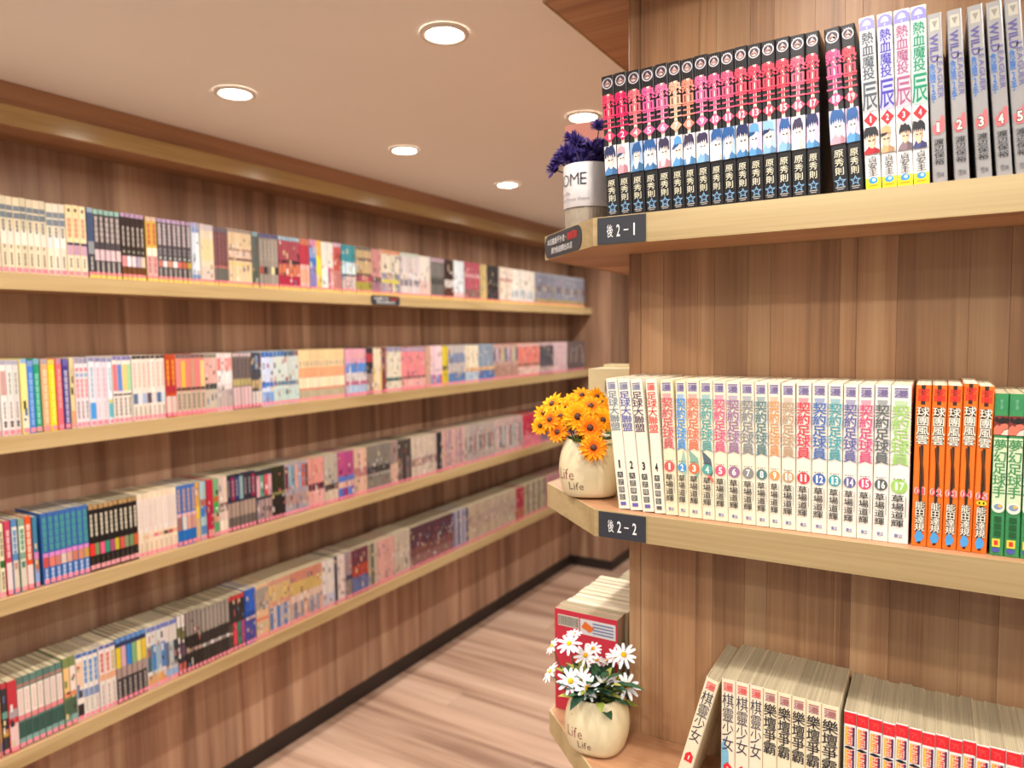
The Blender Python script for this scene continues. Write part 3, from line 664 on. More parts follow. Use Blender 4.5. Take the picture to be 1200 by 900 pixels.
# ------------------------------------------------------------------ the four rows on the long wall
SETS = {
 1: [
  (-0.350,0.817,75,'','e8d9bd',[],[(0.12, 0.5, '9aa0a0', 4, 0.5)],[],1),
  (0.817,0.917,7,'cream paperback with blue-grey title blocks','e9dabb',[(0.11, 0.18, '77838c'), (0.2, 0.28, '77838c'), (0.42, 0.62, 'f3e9d8')],[(0.3, 0.46, '8c8c86', 3, 0.45), (0.63, 0.68, '9a8a7a', 1, 0.3), (0.73, 0.9, '8d7d68', 4, 0.3)],[],1),
  (0.917,0.962,3,'pale paperback with blue-grey title blocks','efe2cc',[(0.12, 0.2, '808c98'), (0.22, 0.31, '808c98'), (0.45, 0.62, 'f5eee6')],[(0.33, 0.48, '8c8c86', 3, 0.45), (0.73, 0.9, '8d7d68', 4, 0.3)],[],1),
  (0.962,1.014,3,'yellowish paperback with orange title over lilac picture band','f3dfae',[(0.52, 0.56, '3c3c5a'), (0.56, 0.7, 'c8a0b4'), (0.7, 0.92, 'ecdcc0')],[(0.05, 0.1, '2c2c30', 1, 0.4), (0.18, 0.46, 'e89a7c', 4, 0.55), (0.74, 0.88, '7c6c5c', 3, 0.3)],[],1),
  (1.014,1.031,1,'navy paperback with narrow grey picture','3f4f6e',[(0.0, 0.07, '9fb0be'), (0.48, 0.66, '8d9097'), (0.66, 0.92, '3a3a40')],[(0.7, 0.9, 'c8c4bc', 3, 0.3)],[],2),
  (1.031,1.101,5,'dark paperback with teal top and grey title','4a4448',[(0.0, 0.07, '94bcb0'), (0.58, 0.74, 'e0c2c4')],[(0.1, 0.48, 'bdb0a8', 5, 0.62), (0.76, 0.92, 'cfc6be', 4, 0.35)],[],2),
  (1.101,1.170,5,'brown-black paperback with lilac top and white title','332522',[(0.0, 0.06, 'b494b2'), (0.64, 0.8, 'V'), (0.8, 0.92, '6c401c')],[(0.2, 0.5, 'c2b6ac', 4, 0.4), (0.56, 0.6, 'aab09a', 1, 0.4)],['d98a8c', 'e6dce2', 'eed6da', 'b0a4b8', 'd8c0a8', 'c8b8c4'],2),
  (1.170,1.204,2,'yellow paperback with red title and white box','d9b04c',[(0.0, 0.07, 'd0b09c'), (0.48, 0.6, 'f3ead0'), (0.6, 0.92, 'cfa8a4')],[(0.1, 0.44, 'c4554c', 4, 0.5), (0.62, 0.88, 'b85060', 3, 0.4)],[],2),
  (1.204,1.310,7,'dark grey paperback with lilac top and pale title','494446',[(0.0, 0.06, 'b89ab8'), (0.66, 0.76, 'V')],[(0.08, 0.42, 'c8b8ba', 6, 0.62), (0.46, 0.58, '958c8e', 2, 0.4), (0.6, 0.64, 'd8e0d8', 1, 0.4), (0.78, 0.92, 'b4aca4', 4, 0.4)],['c87868', 'e0d8dc', 'c88868', 'eceae8', 'd06c5c', 'c86848', 'b89838'],2),
  (1.310,1.338,2,'white paperback with pale blue spine','dde4ec',[(0.0, 0.08, 'a6a0c0'), (0.08, 0.16, '7e92c0'), (0.84, 0.92, '6a8cb8')],[],[],2),
  (1.338,1.384,3,'beige paperback with faded yellow spine','e8d6bc',[(0.0, 0.1, 'cfc4c8'), (0.25, 0.6, 'ecd8a4'), (0.7, 0.92, 'e0ccc0')],[],[],2),
  (1.384,1.435,4,'maroon paperback with grey lower half','7a4e50',[(0.0, 0.08, '6c6470'), (0.66, 0.7, 'c07868'), (0.7, 0.92, '68685e')],[(0.12, 0.6, '8c5e60', 5, 0.5)],[],2),
  (1.435,1.524,7,'cream paperback with two brown bands','e9cfa6',[(0.0, 0.06, '9c8c84'), (0.34, 0.38, 'a88474'), (0.38, 0.5, 'e6c8b4'), (0.5, 0.55, '7a5c50'), (0.58, 0.63, 'e6cc84')],[],[],2),
  (1.524,1.550,2,'dark green-grey paperback','62665e',[(0.0, 0.08, '8fb0bc'), (0.7, 0.92, '56604c')],[],[],2),
  (1.550,1.626,5,'grey paperback with violet top','a1978a',[(0.0, 0.08, '5c5a84'), (0.6, 0.74, 'V')],[(0.12, 0.5, 'b8aea0', 5, 0.5)],['b04c40', '2c2a2c', '8c8078', 'e2d8a0', '3c3834'],2),
  (1.626,1.717,6,'','a84c58',[(0.0, 0.07, '9cc0cc'), (0.44, 0.5, '3a2028'), (0.52, 0.74, 'd07a58'), (0.74, 0.92, 'b02440')],[],[],2),
  (1.717,1.763,3,'','b83848',[(0.0, 0.12, 'c87a5c'), (0.5, 0.92, 'e6b4a8')],[(0.6, 0.85, 'e0a060', 3, 0.5)],[],2),
  (1.763,1.795,2,'','8a9cc8',[(0.0, 0.15, 'd08aa0'), (0.35, 0.5, '3a72b8'), (0.5, 0.92, '8478b0')],[],[],2),
  (1.795,1.819,2,'','e6d23a',[(0.0, 0.3, 'e0a858'), (0.7, 0.92, 'e8c060')],[],[],2),
  (1.819,1.877,4,'','e4dcd2',[(0.5, 0.92, 'V')],[],['e8ece8', 'e0e4e0', 'd04878', 'e6a8a0'],2),
  (1.877,1.919,3,'','b8524a',[(0.0, 0.08, 'c8b4c0'), (0.55, 0.92, 'c08078')],[],[],2),
  (1.919,1.990,4,'','3c8c98',[(0.35, 0.6, 'd8e8ee'), (0.6, 0.64, '3c3c40'), (0.64, 0.92, 'd8b8b4')],[],[],2),
  (1.990,2.074,5,'','c8ac80',[(0.0, 0.08, '6c6460'), (0.24, 0.3, '6c5448'), (0.56, 0.62, '5a3a40'), (0.62, 0.74, 'b83c64'), (0.74, 0.92, 'a8a03c')],[],[],2),
  (2.074,2.133,4,'','d49890',[(0.6, 0.72, '5c4c44'), (0.72, 0.92, 'a87888')],[],[],2),
  (2.133,2.246,7,'','e8dcc8',[(0.0, 0.08, 'e0966c'), (0.5, 0.92, 'V'), (0.64, 0.72, 'e0d048')],[],['8c90a8', 'a09cb0', 'c89090', '787484', 'e0c8a0', '8c8c70'],2),
  (2.246,2.367,8,'','d6cac8',[(0.0, 0.08, 'c8d0c0'), (0.45, 0.6, 'e6dcd6'), (0.6, 0.75, 'V')],[],['8c8488', 'c8b0b0', '6c6870', 'a8a0a8'],2),
  (2.367,2.449,5,'','ded2c8',[(0.6, 0.92, 'e0bcb0')],[],[],2),
  (2.449,2.547,6,'','67645f',[(0.0, 0.1, 'b89aa4'), (0.5, 0.65, '4a4844')],[(0.15, 0.45, '948c84', 4, 0.4)],[],2),
  (2.547,2.618,4,'','3c2a24',[(0.5, 0.7, 'd8ccc8'), (0.7, 0.92, '60382c')],[],[],2),
  (2.618,2.706,6,'','dfe6ea',[(0.8, 0.92, 'e8b8b4')],[],[],2),
  (2.706,2.834,8,'','bc5a68',[(0.3, 0.4, 'dca8a8'), (0.7, 0.92, '8c6c64')],[],['b84c58', 'c87880'],2),
  (2.834,2.893,4,'','d8c080',[],[],[],2),
  (2.893,3.002,7,'','3c3a3a',[(0.5, 0.6, '1c1a1c')],[],[],2),
  (3.002,3.134,8,'','e2d2c0',[(0.3, 0.4, 'c8988c')],[],[],2),
  (3.134,3.367,15,'','e9dfd2',[(0.6, 0.85, 'V')],[],['8cb4c8', 'e9dfd2', '6c8aa8', 'e0d6cc', 'e9dfd2'],2),
  (3.367,3.990,39,'','8c8c98',[(0.0, 0.1, '9c9ca4'), (0.4, 0.6, 'V'), (0.8, 0.92, 'b09c60')],[],['a89c60', '7c90b0', '8c5c50', '5c6880', '98908c', '6c6460', 'b0a8a4'],2),
 ],
 2: [
  (-0.350,0.796,74,'','e9e2d8',[],[(0.1, 0.5, 'd08078', 4, 0.5)],[],1),
  (0.796,0.839,3,'white paperback with faint title column over line-drawn lower half','ebe4dc',[(0.0, 0.06, 'a8a4b4'), (0.14, 0.46, 'V')],[(0.16, 0.46, 'b4a8a0', 4, 0.4), (0.55, 0.78, 'a89c98', 4, 0.3), (0.8, 0.9, '6c6064', 1, 0.5)],['e8a49c', 'dfe0da', 'e4e6d8'],1),
  (0.839,0.854,1,'pale yellow paperback','f2dd8c',[(0.0, 0.06, '8fb0d0'), (0.72, 0.93, 'ece0c8')],[],[],1),
  (0.854,0.869,1,'bright blue paperback','4b86d8',[(0.0, 0.08, '7a9ac8')],[(0.16, 0.9, '8cb6ee', 8, 0.55)],[],1),
  (0.869,0.886,1,'emerald green paperback','1f9a76',[(0.0, 0.08, '7ab0c0')],[(0.2, 0.9, '7fd0b4', 8, 0.55)],[],1),
  (0.886,0.902,1,'peach paperback','f0b884',[(0.0, 0.07, 'b0a0a8')],[(0.14, 0.9, 'f7d2a8', 7, 0.5)],[],1),
  (0.902,0.919,1,'vivid yellow paperback','f8e01c',[(0.0, 0.07, 'e8c868')],[(0.14, 0.9, 'fbec6c', 7, 0.5)],[],1),
  (0.919,0.935,1,'coral red paperback','ee6a74',[(0.0, 0.07, 'c08aa0')],[(0.14, 0.7, 'fba8a0', 6, 0.5)],[],1),
  (0.935,0.952,1,'violet-navy paperback','4c4490',[(0.0, 0.1, '6a62a8')],[(0.16, 0.92, 'b4b0cc', 8, 0.6)],[],1),
  (0.952,0.964,1,'cream-yellow paperback with orange foot','f3dca4',[(0.75, 0.93, 'e8a878')],[],[],1),
  (0.964,0.998,3,'white paperback with red and blue title','ebe2e2',[(0.0, 0.08, '9c96ac')],[(0.14, 0.2, 'e47c88', 1, 0.7), (0.22, 0.28, '86a8cc', 1, 0.7), (0.3, 0.58, 'e58e94', 4, 0.65), (0.62, 0.88, '948088', 4, 0.4)],[],1),
  (0.998,1.015,1,'white paperback with bright blue lower block','e8eaf0',[(0.0, 0.06, '8c88ac'), (0.66, 0.9, '4c9ade')],[(0.14, 0.6, 'a8bccc', 6, 0.4)],[],1),
  (1.015,1.046,2,'white paperback with faint pink title','efe4e8',[(0.0, 0.06, '8c88ac')],[(0.14, 0.6, 'e4b8c0', 6, 0.45), (0.64, 0.9, 'd8d0d0', 4, 0.4)],[],1),
  (1.046,1.060,1,'white paperback with teal lower block','e8eef2',[(0.0, 0.06, '8c88ac'), (0.62, 0.68, 'd8d080'), (0.68, 0.9, '5fb4bc')],[(0.14, 0.5, 'b4c8d4', 5, 0.4)],[],1),
  (1.060,1.113,4,'white paperback with a colour title panel and black line','ece2d8',[(0.0, 0.06, '8078b0'), (0.12, 0.52, 'V'), (0.56, 0.59, '4c4440')],[(0.62, 0.9, '8c8074', 5, 0.45)],['ef7c84', '6a8cd4', 'f3d27c', 'a8d4a0'],1),
  (1.113,1.208,7,'cream-white paperback with red title lines and blue picture','f1e6d8',[(0.0, 0.05, '3c3834'), (0.58, 0.74, 'V')],[(0.1, 0.5, 'e0a898', 6, 0.35), (0.78, 0.92, 'a89c84', 4, 0.4)],['5c748c', 'dbe0e8', 'b4c4d8', '5a4c5c', 'e4dcd8', '4c6c94', 'cdd6de'],1),
  (1.208,1.242,2,'dark orange-red paperback','c44824',[(0.66, 0.93, 'e2c4b8'), (0.4, 0.6, 'b02c3c')],[(0.08, 0.5, 'f0a038', 5, 0.4)],[],1),
  (1.242,1.336,6,'salmon paperback with dark line and cream foot','e2887a',[(0.0, 0.06, '6c6460'), (0.1, 0.54, 'V'), (0.54, 0.59, '4c4840'), (0.6, 0.93, 'c8b8a0')],[(0.64, 0.9, '6c6458', 4, 0.4)],['d98c84', 'e8b44c', 'e88478', 'd0987c', 'ec7c7c', 'eecc84'],1),
  (1.336,1.377,3,'pink paperback with cream patches','e9b4a8',[(0.0, 0.06, '7c8470'), (0.5, 0.6, '3c4c48'), (0.6, 0.93, 'c8bca8')],[],['dd8888'],1),
  (1.377,1.432,4,'white paperback with coral upper block','ede0d8',[(0.08, 0.3, 'V'), (0.3, 0.52, 'f3ece8'), (0.62, 0.93, 'b8a8a0')],[],['e47a78', 'f0d0cc', 'e88c88', 'ec9c94'],1),
  (1.432,1.503,5,'grey-brown paperback with olive band','7c6c68',[(0.0, 0.06, 'd0bcb8'), (0.46, 0.58, 'b8a86c'), (0.6, 0.93, 'd8b8b8')],[(0.1, 0.44, '5c5050', 5, 0.5)],[],1),
  (1.503,1.543,3,'dark slate paperback with pale patch','4c4a50',[(0.06, 0.3, 'V'), (0.5, 0.66, 'c8ac7c'), (0.7, 0.93, 'd8ccc4')],[],['3c3a40', '7c94b4', '5c4450'],1),
  (1.543,1.591,3,'pale blue paperback with strong blue top and band','d2def2',[(0.0, 0.1, '3c6cb4'), (0.56, 0.66, '3c6cc0'), (0.74, 0.93, '7ca0d4')],[],[],1),
  (1.591,1.700,7,'','cfd8d0',[(0.0, 0.1, 'V'), (0.56, 0.64, '647c94'), (0.7, 0.93, 'c4dcd4')],[],['4474b4', '4474b4', '3c6ca8', '34587c', '44607c', '60546c', '8c5c5c'],1),
  (1.700,1.921,14,'','f0d4a4',[(0.0, 0.2, 'e9cc98'), (0.34, 0.54, 'eba87c'), (0.54, 0.74, 'f3e2c0'), (0.74, 0.78, 'e08a70'), (0.78, 0.93, 'b8ac90')],[(0.22, 0.32, '988c84', 2, 0.4)],[],1),
  (1.921,2.031,7,'','d4a0b8',[(0.0, 0.2, 'e0a4b0'), (0.3, 0.5, '4c8cd4'), (0.5, 0.68, 'd8d4d0'), (0.68, 0.76, 'b8607c'), (0.76, 0.93, 'a4c4e0')],[],[],1),
  (2.031,2.074,3,'','3c3438',[(0.12, 0.3, 'b84048'), (0.55, 0.93, 'a89088')],[],[],1),
  (2.074,2.123,3,'','efe0c0',[(0.4, 0.93, 'V')],[],['f0d080', 'ece0cc', 'efcf88'],1),
  (2.123,2.148,2,'','8c4840',[],[],[],1),
  (2.148,2.243,6,'','ded2bc',[(0.0, 0.1, '8c88a4'), (0.68, 0.76, '3c6460')],[],[],1),
  (2.243,2.400,10,'','e88c90',[(0.0, 0.1, 'a89cb0'), (0.68, 0.73, '5c5450'), (0.74, 0.93, 'e8b0a8')],[],['f08890', 'e89898'],1),
  (2.400,2.436,2,'','cda48c',[],[],[],1),
  (2.436,2.522,5,'','e8c8d0',[(0.7, 0.93, 'V')],[],['6c8cc4', 'd04870', '7c8cbc'],1),
  (2.522,2.567,3,'','ddc63a',[(0.5, 0.6, '3c3830')],[],[],1),
  (2.567,2.701,8,'','c4bab4',[(0.2, 0.45, '7c8cac'), (0.7, 0.93, '4c80b4')],[],[],1),
  (2.701,2.808,7,'','e8dac0',[(0.6, 0.7, 'e0a470'), (0.7, 0.93, 'a8c4d8')],[],[],1),
  (2.808,2.944,9,'','8f9cac',[(0.6, 0.7, 'e0b480'), (0.7, 0.93, '3c70b0')],[],[],1),
  (2.944,3.176,15,'','c49c90',[(0.1, 0.5, 'V'), (0.6, 0.93, 'b08878')],[],['4c4c78', 'd0b8b4', 'b0a8c0', 'a84c48', 'c8bcb0', 'd0c080', '8ca0a0'],1),
  (3.176,3.417,15,'','e58474',[(0.0, 0.1, 'd8b4a8'), (0.6, 0.68, '8c6c60'), (0.7, 0.93, 'e8c8b8')],[],[],1),
  (3.417,3.579,10,'','55545c',[(0.0, 0.1, 'd8b8b4'), (0.75, 0.93, 'd0b0a8')],[],[],1),
  (3.579,3.753,11,'','dcbcbc',[],[],[],1),
  (3.753,3.990,15,'','6a5a58',[(0.2, 0.7, 'V')],[],['4c4448', '8c7c60', '5c6474', 'a88c84', '6c5c60'],1),
 ],
 3: [
  (-0.350,0.774,73,'','c8baa4',[],[],[],1),
  (0.774,0.787,1,'cream paperback with a dark green band','e6dcb8',[(0.5, 0.6, '2c6a34')],[(0.1, 0.45, '94906c', 4, 0.5), (0.65, 0.9, '8c7c60', 4, 0.5)],[],1),
  (0.787,0.801,1,'crimson-topped paperback with white lower half','cc4460',[(0.56, 0.93, 'e3d2cc')],[(0.12, 0.5, 'efb8b8', 4, 0.5)],[],1),
  (0.801,0.816,1,'cream paperback with blue title edge','5a86b8',[(0.1, 0.46, 'dfe0d4'), (0.55, 0.93, 'ddd0bc')],[(0.14, 0.5, '6a90bc', 4, 0.6), (0.58, 0.68, 'c08878', 1, 0.6)],[],1),
  (0.816,0.831,1,'cream paperback with green title','86a890',[(0.1, 0.46, 'e0e2cc'), (0.55, 0.93, 'ded2bc')],[(0.14, 0.44, '6a9c80', 4, 0.6), (0.58, 0.68, '3c7c68', 1, 0.6)],[],1),
  (0.831,0.848,1,'orange-red paperback with white title','e8582c',[(0.66, 0.93, 'e9d6d2')],[(0.1, 0.6, 'fac8b4', 5, 0.6)],[],1),
  (0.848,0.860,1,'single blue-teal paperback standing left of the black gap','3f7f9c',[(0.5, 0.6, 'd880b8'), (0.6, 0.74, 'b88858'), (0.74, 0.95, '8aa6d4')],[],[],1),
  (0.867,0.978,8,'blue paperback with teal title and pink dot','3f6cae',[(0.56, 0.62, 'da86c4'), (0.62, 0.76, 'V')],[(0.06, 0.54, '4a9a94', 5, 0.7), (0.78, 0.96, 'b8ccec', 3, 0.45)],['c85048', 'e07a60', 'c87868', 'dcc8b8', 'd8a08c', 'c87c60', 'd88c6c', 'c89848'],1),
  (0.978,1.109,10,'black paperback with white dotted title','211d1c',[(0.0, 0.07, 'b08c5c'), (0.58, 0.76, 'V'), (0.9, 0.97, 'e8a0a4')],[(0.14, 0.48, 'd6ccb4', 5, 0.5), (0.8, 0.89, '4c443c', 2, 0.3)],['e83430', '7a8c5c', 'e85c84', '2c8c74', 'a84c74', 'c0ac34', 'cc5448', '8c9470', '6c8c58', 'cc5c34', '8c6c54'],0),
  (1.109,1.226,8,'cream-white paperback with small red figure','eed8b8',[(0.1, 0.62, 'ecdcd0'), (0.66, 0.72, 'V')],[(0.12, 0.55, 'dccabc', 6, 0.35), (0.78, 0.92, 'c8b090', 3, 0.35)],['ecd8b8', 'e0b090', 'e8d2b8', 'e0788c', 'e0b48c', '5c3c34', 'b84840', 'e4a888'],1),
  (1.226,1.287,4,'blue-edged paperback with orange title and blue foot','4470b4',[(0.46, 0.52, 'e8b4b0'), (0.52, 0.74, 'V'), (0.74, 0.92, '1f6ab4')],[(0.06, 0.44, 'd0a07c', 5, 0.5)],['a07060', 'd8d0c8', 'd8a088', 'c88c7c'],1),
  (1.287,1.304,1,'amber paperback with yellow middle','e0a23c',[(0.4, 0.6, 'f0c828'), (0.6, 0.95, 'd4b080')],[],[],1),
  (1.304,1.327,2,'pale blue paperback with blue roundel','a8c4cc',[(0.3, 0.42, 'b0604c'), (0.42, 0.6, '2f78c4'), (0.75, 0.9, '5080b4')],[],[],1),
  (1.327,1.348,2,'crimson paperback','b8243c',[(0.45, 0.6, 'a0204c'), (0.85, 0.95, 'dc9c8c')],[],[],1),
  (1.348,1.366,1,'green paperback with orange band','7cb07c',[(0.3, 0.4, 'c06430'), (0.4, 0.56, '3ca04c'), (0.6, 0.75, 'd0a080'), (0.75, 0.92, '5c9c6c')],[],[],1),
  (1.366,1.396,2,'pale pink paperback with dark picture','e0c4b4',[(0.45, 0.6, '7c5c54'), (0.75, 0.95, 'e8d8c4')],[],[],1),
  (1.396,1.505,7,'dark paperback with mixed picture foot','2c2a3c',[(0.05, 0.46, 'V'), (0.5, 0.76, 'a89080'), (0.76, 0.93, '6c6058')],[(0.1, 0.4, 'a8a0a4', 4, 0.3)],['2c2a3c', '902444', '283c74', '8cb0b4', '3c3430'],1),
  (1.505,1.567,4,'dark paperback with green and pink panels','33353a',[(0.1, 0.5, 'V'), (0.55, 0.93, 'a88c88')],[],['d8a4ac', '5c9c84', 'e05058'],1),
  (1.567,1.624,4,'olive-black paperback','33301c',[(0.48, 0.54, '8c8450'), (0.54, 0.93, '2a2220')],[],[],1),
  (1.624,1.727,7,'','a89ca4',[(0.05, 0.5, 'V'), (0.6, 0.8, 'b08c84')],[],['6c2c3c', '8cacb8', '7090a4', 'e0a08c', '88a4c4', 'c85034', '6c4440', '34404c', 'b88c80'],1),
  (1.727,1.803,5,'','dc9488',[(0.5, 0.64, '5a2430'), (0.64, 0.93, 'e0a49c')],[],[],1),
  (1.803,1.871,4,'','b8ac98',[(0.6, 0.72, '4c3434'), (0.72, 0.93, 'd4bca4')],[],[],1),
  (1.871,1.955,5,'','b84c84',[(0.5, 0.62, '4c7cc4'), (0.62, 0.75, 'e0b8a4'), (0.75, 0.93, 'V')],[],['3c80d0', '6c54a8', '8c3464'],1),
  (1.955,2.026,4,'','d8b098',[(0.4, 0.6, 'a86c6c')],[],['cc8888'],1),
  (2.026,2.160,9,'','857c70',[(0.45, 0.6, '3a3634'), (0.62, 0.66, 'b0a8a0')],[],[],1),
  (2.160,2.207,3,'','9c847c',[(0.5, 0.93, 'd8b09c')],[],[],1),
  (2.207,2.295,6,'','4c4440',[(0.4, 0.93, 'V')],[],['5c4c48', '8c7468', '3c3838'],1),
  (2.295,2.472,11,'','cdbba8',[(0.5, 0.7, 'b08c80')],[],['c0b09c', 'd0b8a8'],1),
  (2.472,2.510,2,'','2c2e34',[],[],[],1),
  (2.510,2.690,11,'','cda49c',[(0.0, 0.9, 'V')],[],['d0b4a4', 'c08c8c', 'bfa49c', 'a88c9c', 'd8a8a0'],1),
  (2.690,2.934,15,'','b4a49c',[(0.3, 0.7, 'V')],[],['8c8880', 'c8b4ac', '5c5a5c', 'a89c94', 'b86c64'],1),
  (2.934,3.221,18,'','c4a8a0',[(0.2, 0.8, 'V')],[],['8ca09c', 'd0a8a8', 'd8c4bc', 'b08c8c', '706c6c', 'c8c4c0'],1),
  (3.221,3.429,13,'','c4344c',[(0.6, 0.93, 'e0808c')],[],[],1),
  (3.429,3.990,36,'','7c6478',[(0.2, 0.8, 'V')],[],['6c5c84', 'a87080', '5c5c70', 'c04858'],1),
 ],
 4: [
  (-0.350,0.753,71,'','8c7c6c',[],[],[],1),
  (0.753,0.758,1,'orange paperback at the frame edge','e8a060',[(0.8, 0.95, '3c4c98')],[],[],1),
  (0.758,0.771,1,'dark paperback with red top and yellow lower mark','34383c',[(0.0, 0.08, 'c83c48'), (0.4, 0.5, '6c9c8c'), (0.65, 0.75, 'c09838')],[],[],1),
  (0.771,0.791,1,'wide red paperback with white lower half','c23440',[(0.4, 0.52, 'b0a0a4'), (0.52, 0.6, 'c82438'), (0.6, 0.94, 'e0c0bc')],[],[],1),
  (0.791,0.896,7,'teal-grey paperback with cream title panel and pink band','5a7c70',[(0.1, 0.14, 'b07c70'), (0.16, 0.54, 'ead9cc'), (0.54, 0.61, 'e08488'), (0.64, 0.86, '2f544c'), (0.86, 0.93, '7ca49c')],[(0.2, 0.5, 'e0c8bc', 5, 0.4)],[],1),
  (0.896,0.928,2,'olive paperback with orange band','7c8c54',[(0.14, 0.5, 'V'), (0.5, 0.57, 'e08860'), (0.6, 0.84, '46604c'), (0.84, 0.93, '7ca49c')],[],['e8b87c', 'ead9cc'],1),
  (0.928,0.945,1,'white paperback with peach panel and dark foot','e9dccf',[(0.0, 0.06, '4c70b0'), (0.12, 0.5, 'ecc4a4'), (0.54, 0.66, '7490b0'), (0.75, 0.94, '2c2428')],[],[],1),
  (0.945,0.986,3,'white paperback with blue title','e6dcd2',[(0.0, 0.06, '4c70b0'), (0.55, 0.68, '7c90b4')],[(0.12, 0.48, '4c8ccc', 4, 0.6), (0.7, 0.9, 'c0b0a4', 4, 0.35)],[],1),
  (0.986,1.029,3,'white paperback with coloured title above orange band','e6dad0',[(0.0, 0.06, '5c64a0'), (0.44, 0.54, 'dca078')],[(0.12, 0.42, 'V', 4, 0.6), (0.6, 0.92, 'b8aca0', 4, 0.35)],['d85c54', 'e07464', 'c8b074', 'd8c870'],1),
  (1.029,1.116,6,'navy-topped paperback with coloured title panel','2c3858',[(0.0, 0.07, '5c88c4'), (0.14, 0.46, 'V'), (0.46, 0.62, 'a48c84'), (0.62, 0.93, '3c3634')],[(0.66, 0.92, 'a89c94', 4, 0.4)],['d8bc2c', 'd0a4b0', '3080cc', '7cac7c', 'd8d070', 'dcb838'],1),
  (1.116,1.172,4,'white paperback with blue picture and orange foot','d8d4cc',[(0.0, 0.08, '6c78b4'), (0.3, 0.72, 'V'), (0.78, 0.93, 'd89c5c')],[],['40606c', '3c80bc', '8cacbc', '4878b0', '9cb8c0'],1),
  (1.172,1.210,3,'white paperback with dark blue-grey picture','d6cec6',[(0.0, 0.08, '6c78b4'), (0.35, 0.75, 'V'), (0.8, 0.93, '8cacd4')],[],['5c7080', 'a8b4b8', '2c3c3c', '8ca4b0'],1),
  (1.210,1.237,2,'violet-black paperback with olive picture top','2e2a30',[(0.0, 0.2, 'd8ccc4'), (0.2, 0.4, '6c6840'), (0.5, 0.7, '5c4454'), (0.8, 0.93, 'b85c4c')],[],[],1),
  (1.237,1.288,4,'grey-topped black paperback','26221f',[(0.0, 0.4, '8c8078'), (0.62, 0.68, 'b09088')],[],[],1),
  (1.288,1.384,7,'grey and black paperback with pale edge','2f2a27',[(0.0, 0.42, '958a80'), (0.62, 0.68, 'V')],[(0.08, 0.38, 'a89c90', 4, 0.5)],['c8c0b8', '8c847c', 'd8d0d0', 'a89c94'],1),
  (1.384,1.445,4,'charcoal paperback with red top','332e2d',[(0.0, 0.08, 'c03840'), (0.5, 0.9, 'V')],[],['4c443c', 'e04054', '2c7c64', 'a83c78'],1),
  (1.445,1.488,3,'strong blue paperback with violet foot','2c5cb8',[(0.4, 0.5, '1c4894'), (0.5, 0.55, 'd0b0a8'), (0.55, 0.93, '4c4890')],[],[],1),
  (1.488,1.539,4,'peach paperback with grey upper half','e3b88c',[(0.05, 0.45, '989088'), (0.6, 0.66, 'd87860'), (0.7, 0.8, 'c8b490')],[],[],1),
  (1.539,1.630,6,'','d8b890',[(0.0, 0.1, 'c88c78'), (0.1, 0.4, 'cfb070'), (0.4, 0.5, 'd09078'), (0.5, 0.93, 'V')],[],['4c70a4', 'c8b8b4', '3c6cac', 'b0a8b4'],1),
  (1.630,1.779,10,'','d3ae84',[(0.0, 0.2, 'c47c68'), (0.2, 0.45, 'c8a860'), (0.45, 0.6, 'd8b8a8'), (0.6, 0.93, 'V')],[],['b89c94', '6c7c98', 'c8a8a0', '8c8c9c', 'd8a490'],1),
  (1.779,1.838,4,'','d9cdc6',[(0.7, 0.93, 'b4b4c8')],[],[],1),
  (1.838,1.855,1,'','3c3c48',[],[],[],1),
  (1.855,1.895,3,'','dccac0',[],[],[],1),
  (1.895,1.927,2,'','9c8484',[(0.5, 0.6, '34304c'), (0.6, 0.93, '84746c')],[],[],1),
  (1.927,2.016,6,'','6a3440',[(0.35, 0.6, 'b04028'), (0.6, 0.93, '5c6c98')],[],[],1),
  (2.016,2.070,3,'','8c8470',[(0.0, 0.93, 'V')],[],['a89c84', '5c5850', 'c0b09c'],1),
  (2.070,2.172,7,'','d09c90',[],[],[],1),
  (2.172,2.271,6,'','bcac98',[(0.4, 0.6, 'c8b8a8')],[],[],1),
  (2.271,2.583,20,'','5c3c40',[(0.0, 0.5, '543440'), (0.5, 0.7, '7c4c44'), (0.7, 0.93, '8c6460')],[],[],1),
  (2.583,2.699,7,'','8c88a4',[(0.0, 0.9, 'V')],[],['7c7898', 'b0a8b0', '3c3c50', 'c0b4b8'],1),
  (2.699,3.150,29,'','b8a48c',[(0.3, 0.6, 'b09888')],[],['bca890'],1),
  (3.150,3.231,5,'','a83444',[(0.6, 0.93, 'b86c50')],[],[],1),
  (3.231,3.482,16,'','a89878',[(0.0, 0.93, 'V')],[],['b0a088', 'b8a484', '4c4c48', 'a89c84'],1),
  (3.482,3.990,32,'','b85c70',[(0.0, 0.93, 'V')],[],['c03c5c', 'd0b4b4', 'b08c8c'],1),
 ],
}

